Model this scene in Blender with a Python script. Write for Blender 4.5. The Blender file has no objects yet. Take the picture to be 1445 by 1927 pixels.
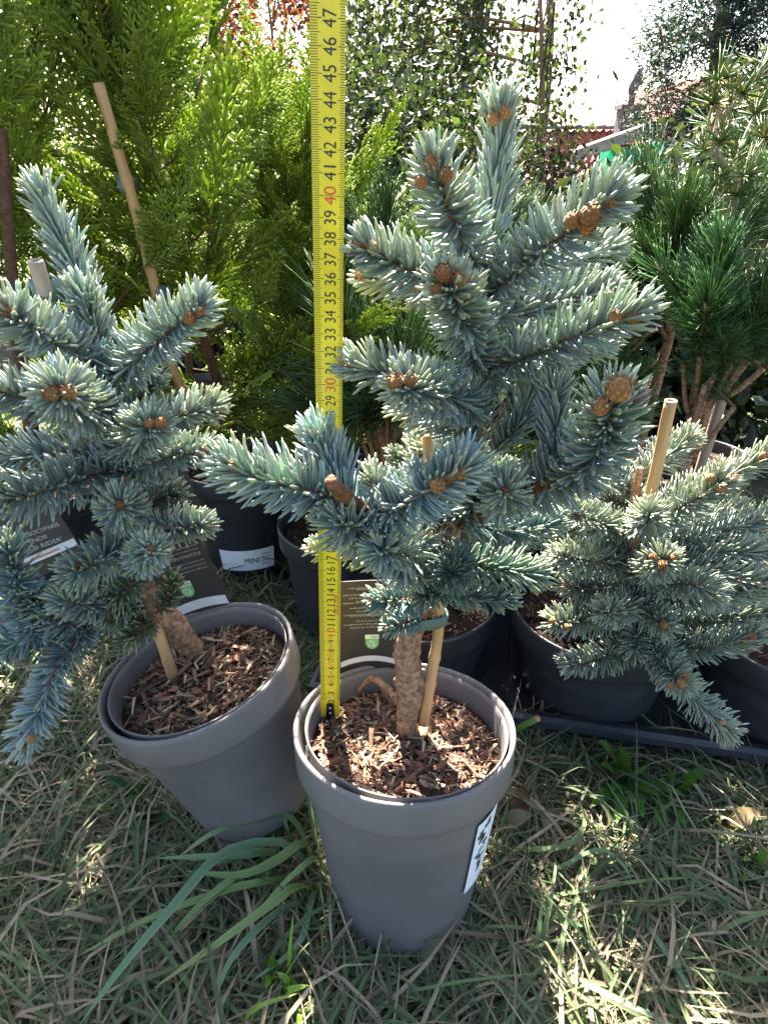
import bpy, math, random
import numpy as np
from mathutils import Matrix, Vector
R = math.radians
rng = np.random.default_rng(11); random.seed(5)
S = bpy.context.scene
COL = S.collection

# ------------------------------------------------------------ camera, sky, sun, exposure
CAMZ, PITCH, F = 0.565, R(31.3), 1150.0          # F: focal length in pixels of a 1445 wide frame
cam = bpy.data.cameras.new('camera'); camo = bpy.data.objects.new('camera', cam); COL.objects.link(camo)
camo.location = (0, 0, CAMZ); camo.rotation_euler = (R(90) - PITCH, 0, 0)
cam.sensor_fit = 'HORIZONTAL'; cam.sensor_width = 36; cam.lens = F / 1445 * 36
cam.clip_start = 0.01; cam.clip_end = 3000
S.camera = camo
SUN_EL, SUN_AZ = R(46), R(-9)                    # azimuth from +Y, negative to the left
w = bpy.data.worlds.new('World'); S.world = w; w.use_nodes = True
nt = w.node_tree; sky = nt.nodes.new('ShaderNodeTexSky'); sky.sky_type = 'NISHITA'; sky.sun_disc = False
sky.sun_elevation = SUN_EL; sky.sun_rotation = SUN_AZ; sky.dust_density = 2.5; sky.ozone_density = 1.0
nt.links.new(sky.outputs[0], nt.nodes['Background'].inputs[0]); nt.nodes['Background'].inputs[1].default_value = 0.06
sl = bpy.data.lights.new('sun', 'SUN'); sl.energy = 5.0; sl.angle = R(0.5); sl.color = (1, .95, .86)
so = bpy.data.objects.new('sun', sl); COL.objects.link(so)
sd = Vector((math.sin(SUN_AZ) * math.cos(SUN_EL), math.cos(SUN_AZ) * math.cos(SUN_EL), math.sin(SUN_EL)))
so.rotation_euler = sd.to_track_quat('Z', 'Y').to_euler(); so.location = sd * 5
S.view_settings.view_transform = 'Standard'; S.view_settings.look = 'None'; S.view_settings.gamma = 1
S.view_settings.exposure = 3.42
try:
    S.cycles.max_bounces = 6; S.cycles.diffuse_bounces = 3; S.cycles.transmission_bounces = 4
except Exception: pass

# ------------------------------------------------------------ geometry of the view
CP, SP = math.cos(PITCH), math.sin(PITCH)
def ray(px, py):
    v = (py - 963.5) / F
    return np.array([(px - 722.5) / F, CP - v * SP, -(SP + v * CP)])
def P(px, py, Y):
    d = ray(px, py); p = d * (Y / d[1]); p[2] += CAMZ; return p
def PZ(px, py, z):
    d = ray(px, py); p = d * ((z - CAMZ) / d[2]); p[2] += CAMZ; return p
def gz(x, y):
    return -0.10 * (min(y, 45.0) - 0.29) - .016 + 0.004 * math.sin(9 * x + 2) * math.sin(7 * y) + .034 * math.exp(-((x + .125) ** 2 + (y - .385) ** 2) / .0064)
def PG(px, py, h=0.0):
    z = 0
    for _ in range(6):
        p = PZ(px, py, z); z = gz(p[0], p[1]) + h
    return p

# ------------------------------------------------------------ mesh building
class MB:
    def __init__(s): s.v = []; s.c = []; s.q = []; s.t = []; s.n = 0
    def add(s, v, quads=None, tris=None, col=(1, 1, 1)):
        v = np.asarray(v, float).reshape(-1, 3)
        c = np.asarray(col, float)
        if c.ndim == 1: c = np.tile(c, (len(v), 1))
        s.v.append(v); s.c.append(c)
        if quads is not None and len(quads): s.q.append(np.asarray(quads, int).reshape(-1, 4) + s.n)
        if tris is not None and len(tris): s.t.append(np.asarray(tris, int).reshape(-1, 3) + s.n)
        s.n += len(v); return s
    def mesh(s, name, mat, off=(0, 0, 0), smooth=True):
        v = np.concatenate(s.v) - np.asarray(off); c = np.concatenate(s.c)
        q = np.concatenate(s.q) if s.q else np.zeros((0, 4), int)
        t = np.concatenate(s.t) if s.t else np.zeros((0, 3), int)
        me = bpy.data.meshes.new(name)
        me.vertices.add(len(v)); me.vertices.foreach_set('co', v.astype(np.float32).ravel())
        nl = q.size + t.size
        me.loops.add(nl); me.loops.foreach_set('vertex_index', np.concatenate([q.ravel(), t.ravel()]).astype(np.int32))
        me.polygons.add(len(q) + len(t))
        tot = np.concatenate([np.full(len(q), 4), np.full(len(t), 3)]).astype(np.int32)
        st = np.concatenate([[0], np.cumsum(tot)[:-1]]).astype(np.int32)
        me.polygons.foreach_set('loop_start', st)
        try: me.polygons.foreach_set('loop_total', tot)
        except Exception: pass
        me.polygons.foreach_set('use_smooth', np.full(len(tot), smooth))
        a = me.color_attributes.new('Col', 'FLOAT_COLOR', 'POINT')
        a.data.foreach_set('color', np.concatenate([c, np.ones((len(c), 1))], 1).astype(np.float32).ravel())
        me.update(); me.validate()
        if mat: me.materials.append(mat)
        return me
BASE = {}
def base_of(o): return BASE[o.name] if o is not None else np.zeros(3)
def tag(o, label=None, cat=None, group=None, kind=None):
    if label: o['label'] = label
    if cat: o['category'] = cat
    if group: o['group'] = group
    if kind: o['kind'] = kind
    return o
def thing(name, loc, label, cat, group=None):
    o = bpy.data.objects.new(name, None); COL.objects.link(o); o.location = loc; o.empty_display_size = .02
    BASE[o.name] = np.asarray(loc, float); return tag(o, label, cat, group)
def obj(name, mb, mat, parent=None, loc=None, smooth=True, kind=None):
    b = base_of(parent) if parent is not None else (np.asarray(loc, float) if loc is not None else np.zeros(3))
    o = bpy.data.objects.new(name, mb.mesh(name, mat, b, smooth)); COL.objects.link(o)
    if parent is not None: o.parent = parent
    else: o.location = b
    BASE[o.name] = b
    if kind: o['kind'] = kind
    return o
def inst(name, me, M, parent):
    o = bpy.data.objects.new(name, me); COL.objects.link(o); o.parent = parent
    b = base_of(parent); o.matrix_basis = Matrix.Translation(-Vector(b)) @ M
    BASE[o.name] = b; return o
def frame_M(pos, z, x=None, scale=1.0):
    z = Vector(z).normalized(); x = Vector(x) if x is not None else Vector((.31, .87, .12))
    y = z.cross(x)
    if y.length < 1e-6: y = z.cross(Vector((1, 0, 0)))
    y.normalize(); x = y.cross(z)
    sc = (scale, scale, scale) if np.isscalar(scale) else scale
    return Matrix.Translation(Vector(pos)) @ Matrix((x, y, z)).transposed().to_4x4() @ Matrix.Diagonal((*sc, 1))

def nrm(a): return a / np.maximum(np.linalg.norm(a, axis=-1, keepdims=True), 1e-9)
def smooth_path(pts, n=16):
    p = np.asarray(pts, float)
    if len(p) == 2: return p[0] + (p[1] - p[0]) * np.linspace(0, 1, n)[:, None]
    q = np.vstack([2 * p[0] - p[1], p, 2 * p[-1] - p[-2]]); out = []
    m = len(p) - 1
    for t in np.linspace(0, m - 1e-9, n):
        i = int(t); u = t - i; a, b, c, d = q[i:i + 4]
        out.append(.5 * (2 * b + (c - a) * u + (2 * a - 5 * b + 4 * c - d) * u * u + (3 * b - a - 3 * c + d) * u ** 3))
    return np.array(out)
def frames(path):
    t = nrm(np.gradient(path, axis=0)); up = np.array([.12, .3, .95])
    n = np.zeros_like(t); a = np.cross(t[0], up); n[0] = nrm(a if np.linalg.norm(a) > 1e-3 else np.array([1., 0, 0]))
    for i in range(1, len(t)):
        v = n[i - 1] - t[i] * np.dot(n[i - 1], t[i]); n[i] = nrm(v)
    return t, n, np.cross(t, n)
def tube(mb, path, rad, sides=8, col=(1, 1, 1), bump=0.0, cap=True, seed=0, knots=None):
    path = np.asarray(path, float); k = len(path); rad = np.broadcast_to(np.asarray(rad, float), (k,))
    t, n, b = frames(path); a = np.linspace(0, 2 * np.pi, sides, endpoint=False)
    r = rad[:, None] * np.ones((1, sides))
    if bump:
        g0 = np.random.default_rng(seed); g = g0.normal(size=(k + 6, sides)); g = sum(g[q:q + k] for q in range(5)) / 2.4; g = .65 * g + .35 * np.roll(g, 1, 1) + .45 * g0.normal(size=(k, sides)); r = r * (1 + bump * np.clip(g, -2, 2))
    v = path[:, None] + r[..., None] * (np.cos(a)[None, :, None] * n[:, None] + np.sin(a)[None, :, None] * b[:, None])
    i = np.arange(k - 1)[:, None] * sides; j = np.arange(sides)[None]; j2 = (j + 1) % sides
    q = np.stack([i + j, i + j2, i + sides + j2, i + sides + j], -1).reshape(-1, 4)
    v = v.reshape(-1, 3); tr = []
    if cap:
        v = np.vstack([v, path[0], path[-1]]); e = k * sides
        for m in range(sides):
            tr.append((e, (m + 1) % sides, m)); tr.append((e + 1, (k - 1) * sides + m, (k - 1) * sides + (m + 1) % sides))
    mb.add(v, q, tr, col); return mb
def lathe(mb, prof, M=None, seg=64, col=(1, 1, 1), wob=None):
    a = np.linspace(0, 2 * np.pi, seg, endpoint=False); pr = np.asarray(prof, float); k = len(pr)
    v = np.zeros((k, seg, 3)); rr = pr[:, 0][:, None] * (1 + (wob(a)[None] if wob is not None else 0))
    v[..., 0] = rr * np.cos(a); v[..., 1] = rr * np.sin(a); v[..., 2] = pr[:, 1][:, None]
    i = np.arange(k - 1)[:, None] * seg; j = np.arange(seg)[None]; j2 = (j + 1) % seg
    q = np.stack([i + j, i + j2, i + seg + j2, i + seg + j], -1).reshape(-1, 4)
    v = xf(v.reshape(-1, 3), M); mb.add(v, q, None, col); return mb
def xf(v, M):
    if M is None: return v
    m = np.array(M); return v @ m[:3, :3].T + m[:3, 3]
def box(mb, c, s, M=None, col=(1, 1, 1)):
    v = np.array([[x, y, z] for x in (-.5, .5) for y in (-.5, .5) for z in (-.5, .5)]) * s + np.asarray(c)
    mb.add(xf(v, M), [(0, 1, 3, 2), (4, 6, 7, 5), (0, 4, 5, 1), (2, 3, 7, 6), (0, 2, 6, 4), (1, 5, 7, 3)], None, col); return mb
def needles(mb, b, d, L, r, bend, c0, c1, sides=4, rings=(0, .25, .88), rp=(.75, 1, .82)):
    """many tapered needles: base b, direction d, length L, bend vector (added quadratically)"""
    N = len(b); d = nrm(d); ref = np.where(np.abs(d[:, 2:3]) > .9, [[1., 0, 0]], [[0, 0, 1.]])
    u = nrm(np.cross(d, ref)); w_ = np.cross(d, u); K = len(rings)
    a = np.linspace(0, 2 * np.pi, sides, endpoint=False) + .4
    V = np.zeros((N, K * sides + 1, 3)); C = np.zeros((N, K * sides + 1, 3))
    L = np.broadcast_to(L, (N,))[:, None]; r = np.broadcast_to(r, (N,))[:, None]
    for k, (f, g) in enumerate(zip(rings, rp)):
        c = b + d * L * f + bend * L * f * f
        for m in range(sides):
            V[:, k * sides + m] = c + r * g * (np.cos(a[m]) * u + np.sin(a[m]) * w_)
            C[:, k * sides + m] = c0 + (c1 - c0) * max(0, (f - .55) * 1.2)
    V[:, -1] = b + d * L + bend * L; C[:, -1] = c1
    q, t = [], []
    for k in range(K - 1):
        for m in range(sides): q.append((k * sides + m, k * sides + (m + 1) % sides, (k + 1) * sides + (m + 1) % sides, (k + 1) * sides + m))
    for m in range(sides): t.append(((K - 1) * sides + m, (K - 1) * sides + (m + 1) % sides, K * sides))
    o = (np.arange(N) * (K * sides + 1))[:, None, None]
    mb.add(V.reshape(-1, 3), (np.array(q)[None] + o).reshape(-1, 4) if q else None, (np.array(t)[None] + o).reshape(-1, 3), C.reshape(-1, 3))
def ribbons(mb, paths, width, col, fold=.25, upv=None):
    """flat blades: paths (N,K,3), width (N,K), colour (N,3)"""
    N, K, _ = paths.shape; t = nrm(np.gradient(paths, axis=1))
    ref = np.array([0, 0, 1.]) if upv is None else upv
    s = nrm(np.cross(t, np.broadcast_to(ref, t.shape)) + 1e-6); n = np.cross(s, t)
    w2 = width[..., None] / 2
    V = np.stack([paths - s * w2 + n * w2 * fold, paths - n * w2 * fold * .3, paths + s * w2 + n * w2 * fold], 2)
    q = []
    for k in range(K - 1):
        for m in range(2): q.append((k * 3 + m, k * 3 + m + 1, k * 3 + m + 4, k * 3 + m + 3))
    o = (np.arange(N) * K * 3)[:, None, None]
    C = np.repeat(col, K * 3, 0) if col.ndim == 2 else np.repeat(col[:, :, None], 3, 2).reshape(-1, 3)
    mb.add(V.reshape(-1, 3), (np.array(q)[None] + o).reshape(-1, 4), None, C)

# ------------------------------------------------------------ materials
def mat(name, col=(.5, .5, .5), rough=.5, spec=.5, attr=False, trans=0.0, noise=0.0, nscale=40, bump=0.0, bscale=200, rand=0.0, col2=None, coat=0, tcol=(1, 1, .6), stretch=None, metal=0.0):
    m = bpy.data.materials.new(name); m.use_nodes = True; n = m.node_tree; N = n.nodes; Lk = n.links
    p = N['Principled BSDF']; p.inputs['Roughness'].default_value = rough; p.inputs['Specular IOR Level'].default_value = spec; p.inputs['Metallic'].default_value = metal
    if coat: p.inputs['Coat Weight'].default_value = coat; p.inputs['Coat Roughness'].default_value = .15
    tc = N.new('ShaderNodeTexCoord'); src = tc.outputs['Object']
    if stretch:
        mp = N.new('ShaderNodeMapping'); mp.inputs['Scale'].default_value = stretch; Lk.new(src, mp.inputs[0]); src = mp.outputs[0]
    if attr:
        a = N.new('ShaderNodeAttribute'); a.attribute_name = 'Col'; c = a.outputs['Color']
    else:
        a = N.new('ShaderNodeRGB'); a.outputs[0].default_value = (*col, 1); c = a.outputs[0]
    if noise:
        t = N.new('ShaderNodeTexNoise'); t.inputs['Scale'].default_value = nscale; t.inputs['Detail'].default_value = 6; Lk.new(src, t.inputs['Vector'])
        rp = N.new('ShaderNodeMapRange'); rp.inputs[1].default_value = .35; rp.inputs[2].default_value = .68; Lk.new(t.outputs[0], rp.inputs[0])
        mx = N.new('ShaderNodeMix'); mx.data_type = 'RGBA'; Lk.new(c, mx.inputs[6])
        if col2 is not None:
            mx.inputs[7].default_value = (*col2, 1); ml = N.new('ShaderNodeMath'); ml.operation = 'MULTIPLY'; ml.inputs[1].default_value = noise; Lk.new(rp.outputs[0], ml.inputs[0]); Lk.new(ml.outputs[0], mx.inputs[0])
        else:
            hs = N.new('ShaderNodeHueSaturation'); hs.inputs['Value'].default_value = 1 - noise; Lk.new(c, hs.inputs['Color']); Lk.new(hs.outputs[0], mx.inputs[7]); Lk.new(rp.outputs[0], mx.inputs[0])
        c = mx.outputs[2]
    if rand:
        oi = N.new('ShaderNodeObjectInfo'); mr = N.new('ShaderNodeMapRange'); mr.inputs[3].default_value = 1 - rand; mr.inputs[4].default_value = 1 + rand
        Lk.new(oi.outputs['Random'], mr.inputs[0]); hs = N.new('ShaderNodeHueSaturation'); Lk.new(mr.outputs[0], hs.inputs['Value']); Lk.new(c, hs.inputs['Color']); c = hs.outputs[0]
    Lk.new(c, p.inputs['Base Color'])
    if bump:
        t = N.new('ShaderNodeTexNoise'); t.inputs['Scale'].default_value = bscale; t.inputs['Detail'].default_value = 5; Lk.new(src, t.inputs['Vector'])
        bp = N.new('ShaderNodeBump'); bp.inputs['Strength'].default_value = bump; bp.inputs['Distance'].default_value = .002; Lk.new(t.outputs[0], bp.inputs['Height']); Lk.new(bp.outputs[0], p.inputs['Normal'])
    if trans:
        tb = N.new('ShaderNodeBsdfTranslucent'); mc = N.new('ShaderNodeMix'); mc.data_type = 'RGBA'; mc.blend_type = 'MULTIPLY'; mc.inputs[0].default_value = 1
        Lk.new(c, mc.inputs[6]); mc.inputs[7].default_value = (*tcol, 1); Lk.new(mc.outputs[2], tb.inputs[0])
        ms = N.new('ShaderNodeMixShader'); ms.inputs[0].default_value = trans
        Lk.new(p.outputs[0], ms.inputs[1]); Lk.new(tb.outputs[0], ms.inputs[2]); Lk.new(ms.outputs[0], N['Material Output'].inputs[0])
    return m
M = dict(
    needle=mat('blue_needle', attr=True, rough=.42, spec=.5, trans=.3, tcol=(1, 1, .75)),
    twig=mat('twig', (.24, .11, .05), .8, .2, noise=.6, nscale=400, bump=.8, bscale=900),
    bark=mat('bark', (.36, .2, .115), .85, .2, noise=.9, nscale=230, bump=1.0, bscale=200, col2=(.07, .05, .03)),
    bud=mat('bud', attr=True, rough=.6, spec=.3, noise=.4, nscale=700, bump=.6, bscale=900, rand=.2),
    bamboo=mat('bamboo', (.48, .27, .115), .45, .4, noise=.65, nscale=120, bump=.3, bscale=300, stretch=(1, 1, .12), col2=(.2, .11, .05)),
    bamboo_old=mat('old_bamboo', (.33, .26, .2), .7, .3, noise=.6, nscale=120, stretch=(1, 1, .15), col2=(.14, .1, .075), bump=.3),
    pot=mat('pot_plastic', (.10, .092, .09), .55, .35, noise=.85, nscale=11, col2=(.165, .148, .138), bump=.12, bscale=60),
    potblack=mat('black_plastic', (.02, .022, .028), .38, .45, noise=.4, nscale=20, col2=(.05, .05, .05), bump=.1, bscale=60),
    soil=mat('soil', (.045, .026, .018), .95, .1, noise=.6, nscale=150, bump=1, bscale=200),
    chip=mat('bark_chip', attr=True, rough=.8, spec=.2, noise=.45, nscale=300, rand=.3, bump=.5, bscale=600, stretch=(.2, 1, 1)),
    tape=mat('tape_yellow', (.72, .56, .02), .38, .5, noise=.12, nscale=40),
    tapeblack=mat('tape_black', (.012, .012, .012), .45), tapered=mat('tape_red', (.6, .06, .02), .5),
    metal=mat('steel', (.5, .5, .5), .3, metal=1.0),
    tie=mat('green_tie', (.085, .125, .10), .55, .4, bump=.2),
    card=mat('tag_card', (.035, .033, .034), .5, .4, noise=.3, nscale=30), white=mat('tag_white', (.6, .6, .62), .5, noise=.15, nscale=60),
    print=mat('tag_print', (.42, .42, .4), .6), mps=mat('tag_green', (.16, .4, .16), .5), mpsw=mat('tag_pale', (.55, .68, .5), .5), red=mat('tag_red', (.5, .15, .1), .5), ink=mat('sticker_ink', (.02, .02, .025), .6),
    sticker=mat('sticker', (.72, .73, .76), .45),
    grass=mat('grass', attr=True, rough=.55, spec=.2, trans=.35, tcol=(1, 1, .55)),
    weed=mat('weed_leaf', attr=True, rough=.5, spec=.3, trans=.4, tcol=(1, 1, .4), noise=.3, nscale=150),
    ground=mat('ground_soil', (.055, .045, .028), .95, .1, noise=.8, nscale=30, col2=(.04, .06, .02), bump=1, bscale=80),
    ley=mat('cypress_spray', attr=True, rough=.5, spec=.35, trans=.55, tcol=(1, 1, .4), rand=.2),
    leybark=mat('cypress_bark', (.12, .06, .035), .85, .2, noise=.5, nscale=200, bump=.6),
    pine=mat('pine_needle', attr=True, rough=.4, spec=.5, trans=.4, tcol=(1, 1, .5), rand=.25),
    leaf=mat('tree_leaf', attr=True, rough=.4, spec=.5, trans=.45, tcol=(1, 1, .5)),
    tile=mat('roof_tile', (.3, .085, .05), .75, .25, noise=.5, nscale=6, rand=.15), ridge=mat('ridge_tile', (.2, .13, .11), .8, noise=.5, nscale=12),
    wall=mat('house_wall', (.62, .6, .55), .85, noise=.2, nscale=3), brick=mat('chimney_brick', (.11, .085, .09), .85, noise=.5, nscale=20),
    wood=mat('weathered_wood', (.3, .24, .19), .8, noise=.4, nscale=15, stretch=(.1, 1, 1)), net=mat('teal_net', (.02, .2, .16), .7, trans=.4),
    glass=mat('window_glass', (.05, .06, .07), .1, .6),
)

# ------------------------------------------------------------ ground
mb = MB(); xs = np.concatenate([[-900, -200, -50, -12, -4], np.linspace(-1.6, 1.6, 65), [4, 12, 50, 200, 900]]); ys = np.concatenate([[-60, -6, -1], np.linspace(-.2, 2, 56), [3, 5, 8, 14, 25, 45, 90, 300, 1500]])
GX, GY = np.meshgrid(xs, ys); GZ = np.vectorize(gz)(GX, GY)
i = np.arange(len(ys) - 1)[:, None] * len(xs); j = np.arange(len(xs) - 1)[None]
mb.add(np.stack([GX, GY, GZ], -1).reshape(-1, 3), np.stack([i + j, i + j + 1, i + j + 1 + len(xs), i + j + len(xs)], -1).reshape(-1, 4))
tag(obj('ground', mb, M['ground']), kind='structure')

# ------------------------------------------------------------ house with tiled roof down the slope
def house():
    Y = 24.0
    p0 = P(1000, 250, Y); p1 = P(1172, 244, Y)                                # near roof's ridge ends
    b = np.array([p0[0] - 1, Y, gz(p0[0], Y)]); h = thing('tiled_house', b, 'house with red tiled roofs and dark chimney beyond the garden trees', 'house')
    zr = (p0[2] + p1[2]) / 2; x0, x1 = p0[0] - 2.0, p1[0] + .2; dz = 2.9; dy = 3.4
    w_ = MB(); box(w_, ((x0 + x1) / 2, Y, (b[2] + zr - dz) / 2), (x1 - x0 - .5, 2 * dy - .6, zr - dz - b[2] + .4)); obj('wall', w_, M['wall'], h, smooth=False)
    def slope(name, xa, xb, ya, za, yb, zb, step=.33, wid=.24):
        m = MB(); n = int(math.hypot(yb - ya, zb - za) / step); cols = int((xb - xa) / wid)
        base = MB(); base.add([(xa, ya, za), (xb, ya, za), (xb, yb, zb), (xa, yb, zb), (xa, ya, za - .1), (xb, ya, za - .1), (xb, yb, zb - .1), (xa, yb, zb - .1)], [(0, 1, 2, 3), (4, 7, 6, 5), (0, 4, 5, 1), (1, 5, 6, 2), (2, 6, 7, 3), (3, 7, 4, 0)])
        ro = obj(name, base, M['tile'], h, smooth=False)
        u = np.linspace(0, 1, 5)
        for k in range(n):
            for c in range(cols):
                f0, f1 = k / n, (k + 1.12) / n; X = xa + (c + u) * wid; prof = .05 * np.sin(u * np.pi * 2) + rng.normal() * .006
                a = np.stack([X, np.full(5, ya + (yb - ya) * f0), za + (zb - za) * f0 + .03 + prof], 1)
                e = np.stack([X, np.full(5, ya + (yb - ya) * f1), za + (zb - za) * f1 + .09 + prof], 1)
                e2 = e - np.array([0, 0, .07]); g = .85 + .3 * rng.random()
                m.add(np.vstack([a, e, e2]), [(i_, i_ + 5, i_ + 6, i_ + 1) for i_ in list(range(4)) + list(range(5, 9))], None, (g, g, g))
        tl = obj('tile_courses', m, M['tile'], ro, smooth=False, kind='stuff'); return ro
    r1 = slope('roof', x0, x1, Y, zr, Y - dy, zr - dz); slope('roof', x0, x1, Y, zr + .001, Y + dy, zr - dz)
    rm = MB(); a = np.linspace(0, np.pi, 7); rp = np.stack([np.zeros(7), .15 * np.cos(a), .13 * np.sin(a)], 1)
    v = np.vstack([rp, rp * [1, 1.15, 1.15] + [.42, 0, .015]]); v2 = np.vstack([v, [[0, 0, -.02], [.42, 0, -.02]]])
    rm.add(v2, [(i_, i_ + 7, i_ + 8, i_ + 1) for i_ in range(6)], [(14, i_, i_ + 1) for i_ in range(6)] + [(15, i_ + 8, i_ + 7) for i_ in range(6)])
    rme = rm.mesh('ridge_tile', M['ridge'])
    for k in range(int((x1 - x0) / .4)): inst('ridge_tile', rme, Matrix.Translation((x0 + k * .4, Y, zr + .06)), r1)
    # higher roof to the right
    q0 = P(1165, 262, Y - 1.5); q1 = P(1300, 178, Y - 1.5); zt = q1[2] + .4; xm = q1[0] + .5
    m = MB(); ya, yb = Y - 3, Y + 4
    r2 = None
    for sgn in (-1, 1):
        bm_ = MB(); Lx = (xm - q0[0]); xe = xm + sgn * Lx; ze = zt - Lx * (zt - q0[2]) / Lx
        bm_.add([(xm, ya, zt), (xm, yb, zt), (xe, yb, ze), (xe, ya, ze), (xm, ya, zt - .12), (xm, yb, zt - .12), (xe, yb, ze - .12), (xe, ya, ze - .12)], [(0, 1, 2, 3), (4, 7, 6, 5), (0, 3, 7, 4), (1, 5, 6, 2), (3, 2, 6, 7)])
        ro = obj('roof', bm_, M['tile'], h, smooth=False); r2 = r2 or ro
        tm = MB()
        for k in range(18):
            f0, f1 = k / 18, (k + 1.12) / 18
            for c in range(28):
                y0 = ya + c * .25; u = np.linspace(0, 1, 4); prof = .05 * np.sin(u * np.pi * 2)
                a_ = np.stack([np.full(4, xm + (xe - xm) * f0), y0 + u * .25, zt + (ze - zt) * f0 + .03 + prof], 1); e = np.stack([np.full(4, xm + (xe - xm) * f1), y0 + u * .25, zt + (ze - zt) * f1 + .08 + prof], 1)
                tm.add(np.vstack([a_, e, e - [0, 0, .06]]), [(i_, i_ + 4, i_ + 5, i_ + 1) for i_ in list(range(3)) + list(range(4, 7))])
        obj('tile_courses', tm, M['tile'], ro, smooth=False, kind='stuff')
    gm = MB(); Lx = xm - q0[0] - .2
    gm.add([(xm - Lx, ya + .3, q0[2] - .2), (xm + Lx, ya + .3, q0[2] - .2), (xm, ya + .3, zt - .25), (xm - Lx, ya + .3, b[2]), (xm + Lx, ya + .3, b[2]), (xm - Lx, yb - .3, q0[2] - .2), (xm + Lx, yb - .3, q0[2] - .2), (xm, yb - .3, zt - .25), (xm - Lx, yb - .3, b[2]), (xm + Lx, yb - .3, b[2])], [(0, 3, 4, 1), (5, 6, 9, 8), (0, 5, 8, 3), (1, 4, 9, 6)], [(0, 1, 2), (5, 7, 6)])
    obj('gable_wall', gm, M['tile'], h, smooth=False)
    c = P(1180, 235, Y - .8); cm = MB(); wch = .62
    t_ = P(1180, 203, Y - .8)[2]; lo = P(1180, 285, Y - .8)[2]
    box(cm, (c[0], Y - .8, (t_ + lo) / 2), (wch, .6, t_ - lo)); box(cm, (c[0], Y - .8, t_ + .03), (wch + .16, .76, .12)); ch = obj('chimney', cm, M['brick'], h, smooth=False)
    km = MB(); lathe(km, [(.1, t_ + .05), (.1, t_ + .35), (.13, t_ + .36), (.13, t_ + .4), (.0, t_ + .42)], Matrix.Translation((c[0], Y - .8, 0)), 16)
    tube(km, smooth_path([(c[0] - .12, Y - .8, t_ + .4), (c[0] + .02, Y - .8, t_ + .62), (c[0] + .12, Y - .8, t_ + .95), (c[0] + .2, Y - .8, t_ + .98)], 8), [.05, .12, .16, .15, .13, .12, .09, .03], 10)
    obj('cowl', km, M['brick'], ch)
    mm = MB(); a0 = P(1028, 305, Y - 3.6)
    box(mm, (a0[0], Y - dy - .1, zr - dz - .9), (1.0, .12, 1.1)); obj('window', mm, M['glass'], h, smooth=False)
house()
def plank():
    a, b = P(1078, 292, 7.0), P(1262, 226, 7.6); m = MB(); d = nrm(b - a); u = nrm(np.cross(d, [0, 0, 1.])); n = np.cross(u, d); hw, hh = .04, .05
    v = [e + s * u * hw + t * n * hh for e in (a, b) for s, t in ((-1, -1), (1, -1), (1, 1), (-1, 1))]
    m.add(v, [(0, 1, 2, 3), (4, 7, 6, 5), (0, 4, 5, 1), (1, 5, 6, 2), (2, 6, 7, 3), (3, 7, 4, 0)])
    f = thing('wooden_frame', (a[0], a[1], gz(a[0], a[1])), 'weathered wooden rail sloping up in front of the tiled roof', 'frame')
    obj('rail', m, M['wood'], f, smooth=False)
    for e in (a, b):
        g = MB(); z0 = gz(e[0], e[1]) - .05; box(g, (e[0], e[1], (z0 + e[2]) / 2 - .02), (.08, .08, e[2] - z0)); obj('post', g, M['wood'], f, smooth=False)
    t = MB(); n_ = 14; top = [P(1130 + 140 * k / n_, 283 - 22 * k / n_ + 4 * math.sin(k * 1.7), 7.2) for k in range(n_ + 1)]; V = []
    for k, p in enumerate(top):
        for r in range(8): V.append(p + np.array([.03 * math.sin(k * 1.3 + r), .06 * math.sin(k * .9 + r * .5), -.16 * r]))
    t.add(V, [(k * 8 + r, k * 8 + r + 1, k * 8 + r + 9, k * 8 + r + 8) for k in range(n_) for r in range(7)])
    o = obj('shade_net', t, M['net'], None, top[0] * [1, 1, 0] + [0, 0, gz(*top[0][:2])]); tag(o, 'teal shade netting hung below the wooden rail', 'netting')
plank()

# ------------------------------------------------------------ far trees and shrubs
def leaf_cloud(mb, cent, n, size, colf, droop=.4, aspect=.6, spread=None, r=None):
    """n leaves scattered round cluster centres cent (K,3), spread per axis"""
    r = r or rng; k = r.integers(0, len(cent), n); p = cent[k] + r.normal(size=(n, 3)) * np.asarray(spread)
    d = nrm(r.normal(size=(n, 3)) * [1, 1, .7] - [0, 0, droop]); s = nrm(np.cross(d, r.normal(size=(n, 3)))); nn = np.cross(s, d)
    L = (size * (.6 + .7 * r.random(n)))[:, None]; W = L * aspect
    V = np.stack([p, p + d * L * .4 - s * W * .5 + nn * W * .12, p + d * L * .45, p + d * L * .4 + s * W * .5 + nn * W * .12, p + d * L - nn * L * .1], 1)
    o = (np.arange(n) * 5)[:, None, None]
    mb.add(V.reshape(-1, 3), None, (np.array([(0, 2, 1), (0, 3, 2), (1, 2, 4), (2, 3, 4)])[None] + o).reshape(-1, 3), np.repeat(colf(n, r), 5, 0))
def colmix(*cs, jit=.25):
    cs = np.array(cs, float)
    def f(n, r):
        k = r.integers(0, len(cs), n); return cs[k] * (1 + jit * (r.random((n, 1)) * 2 - 1))
    return f
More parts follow.
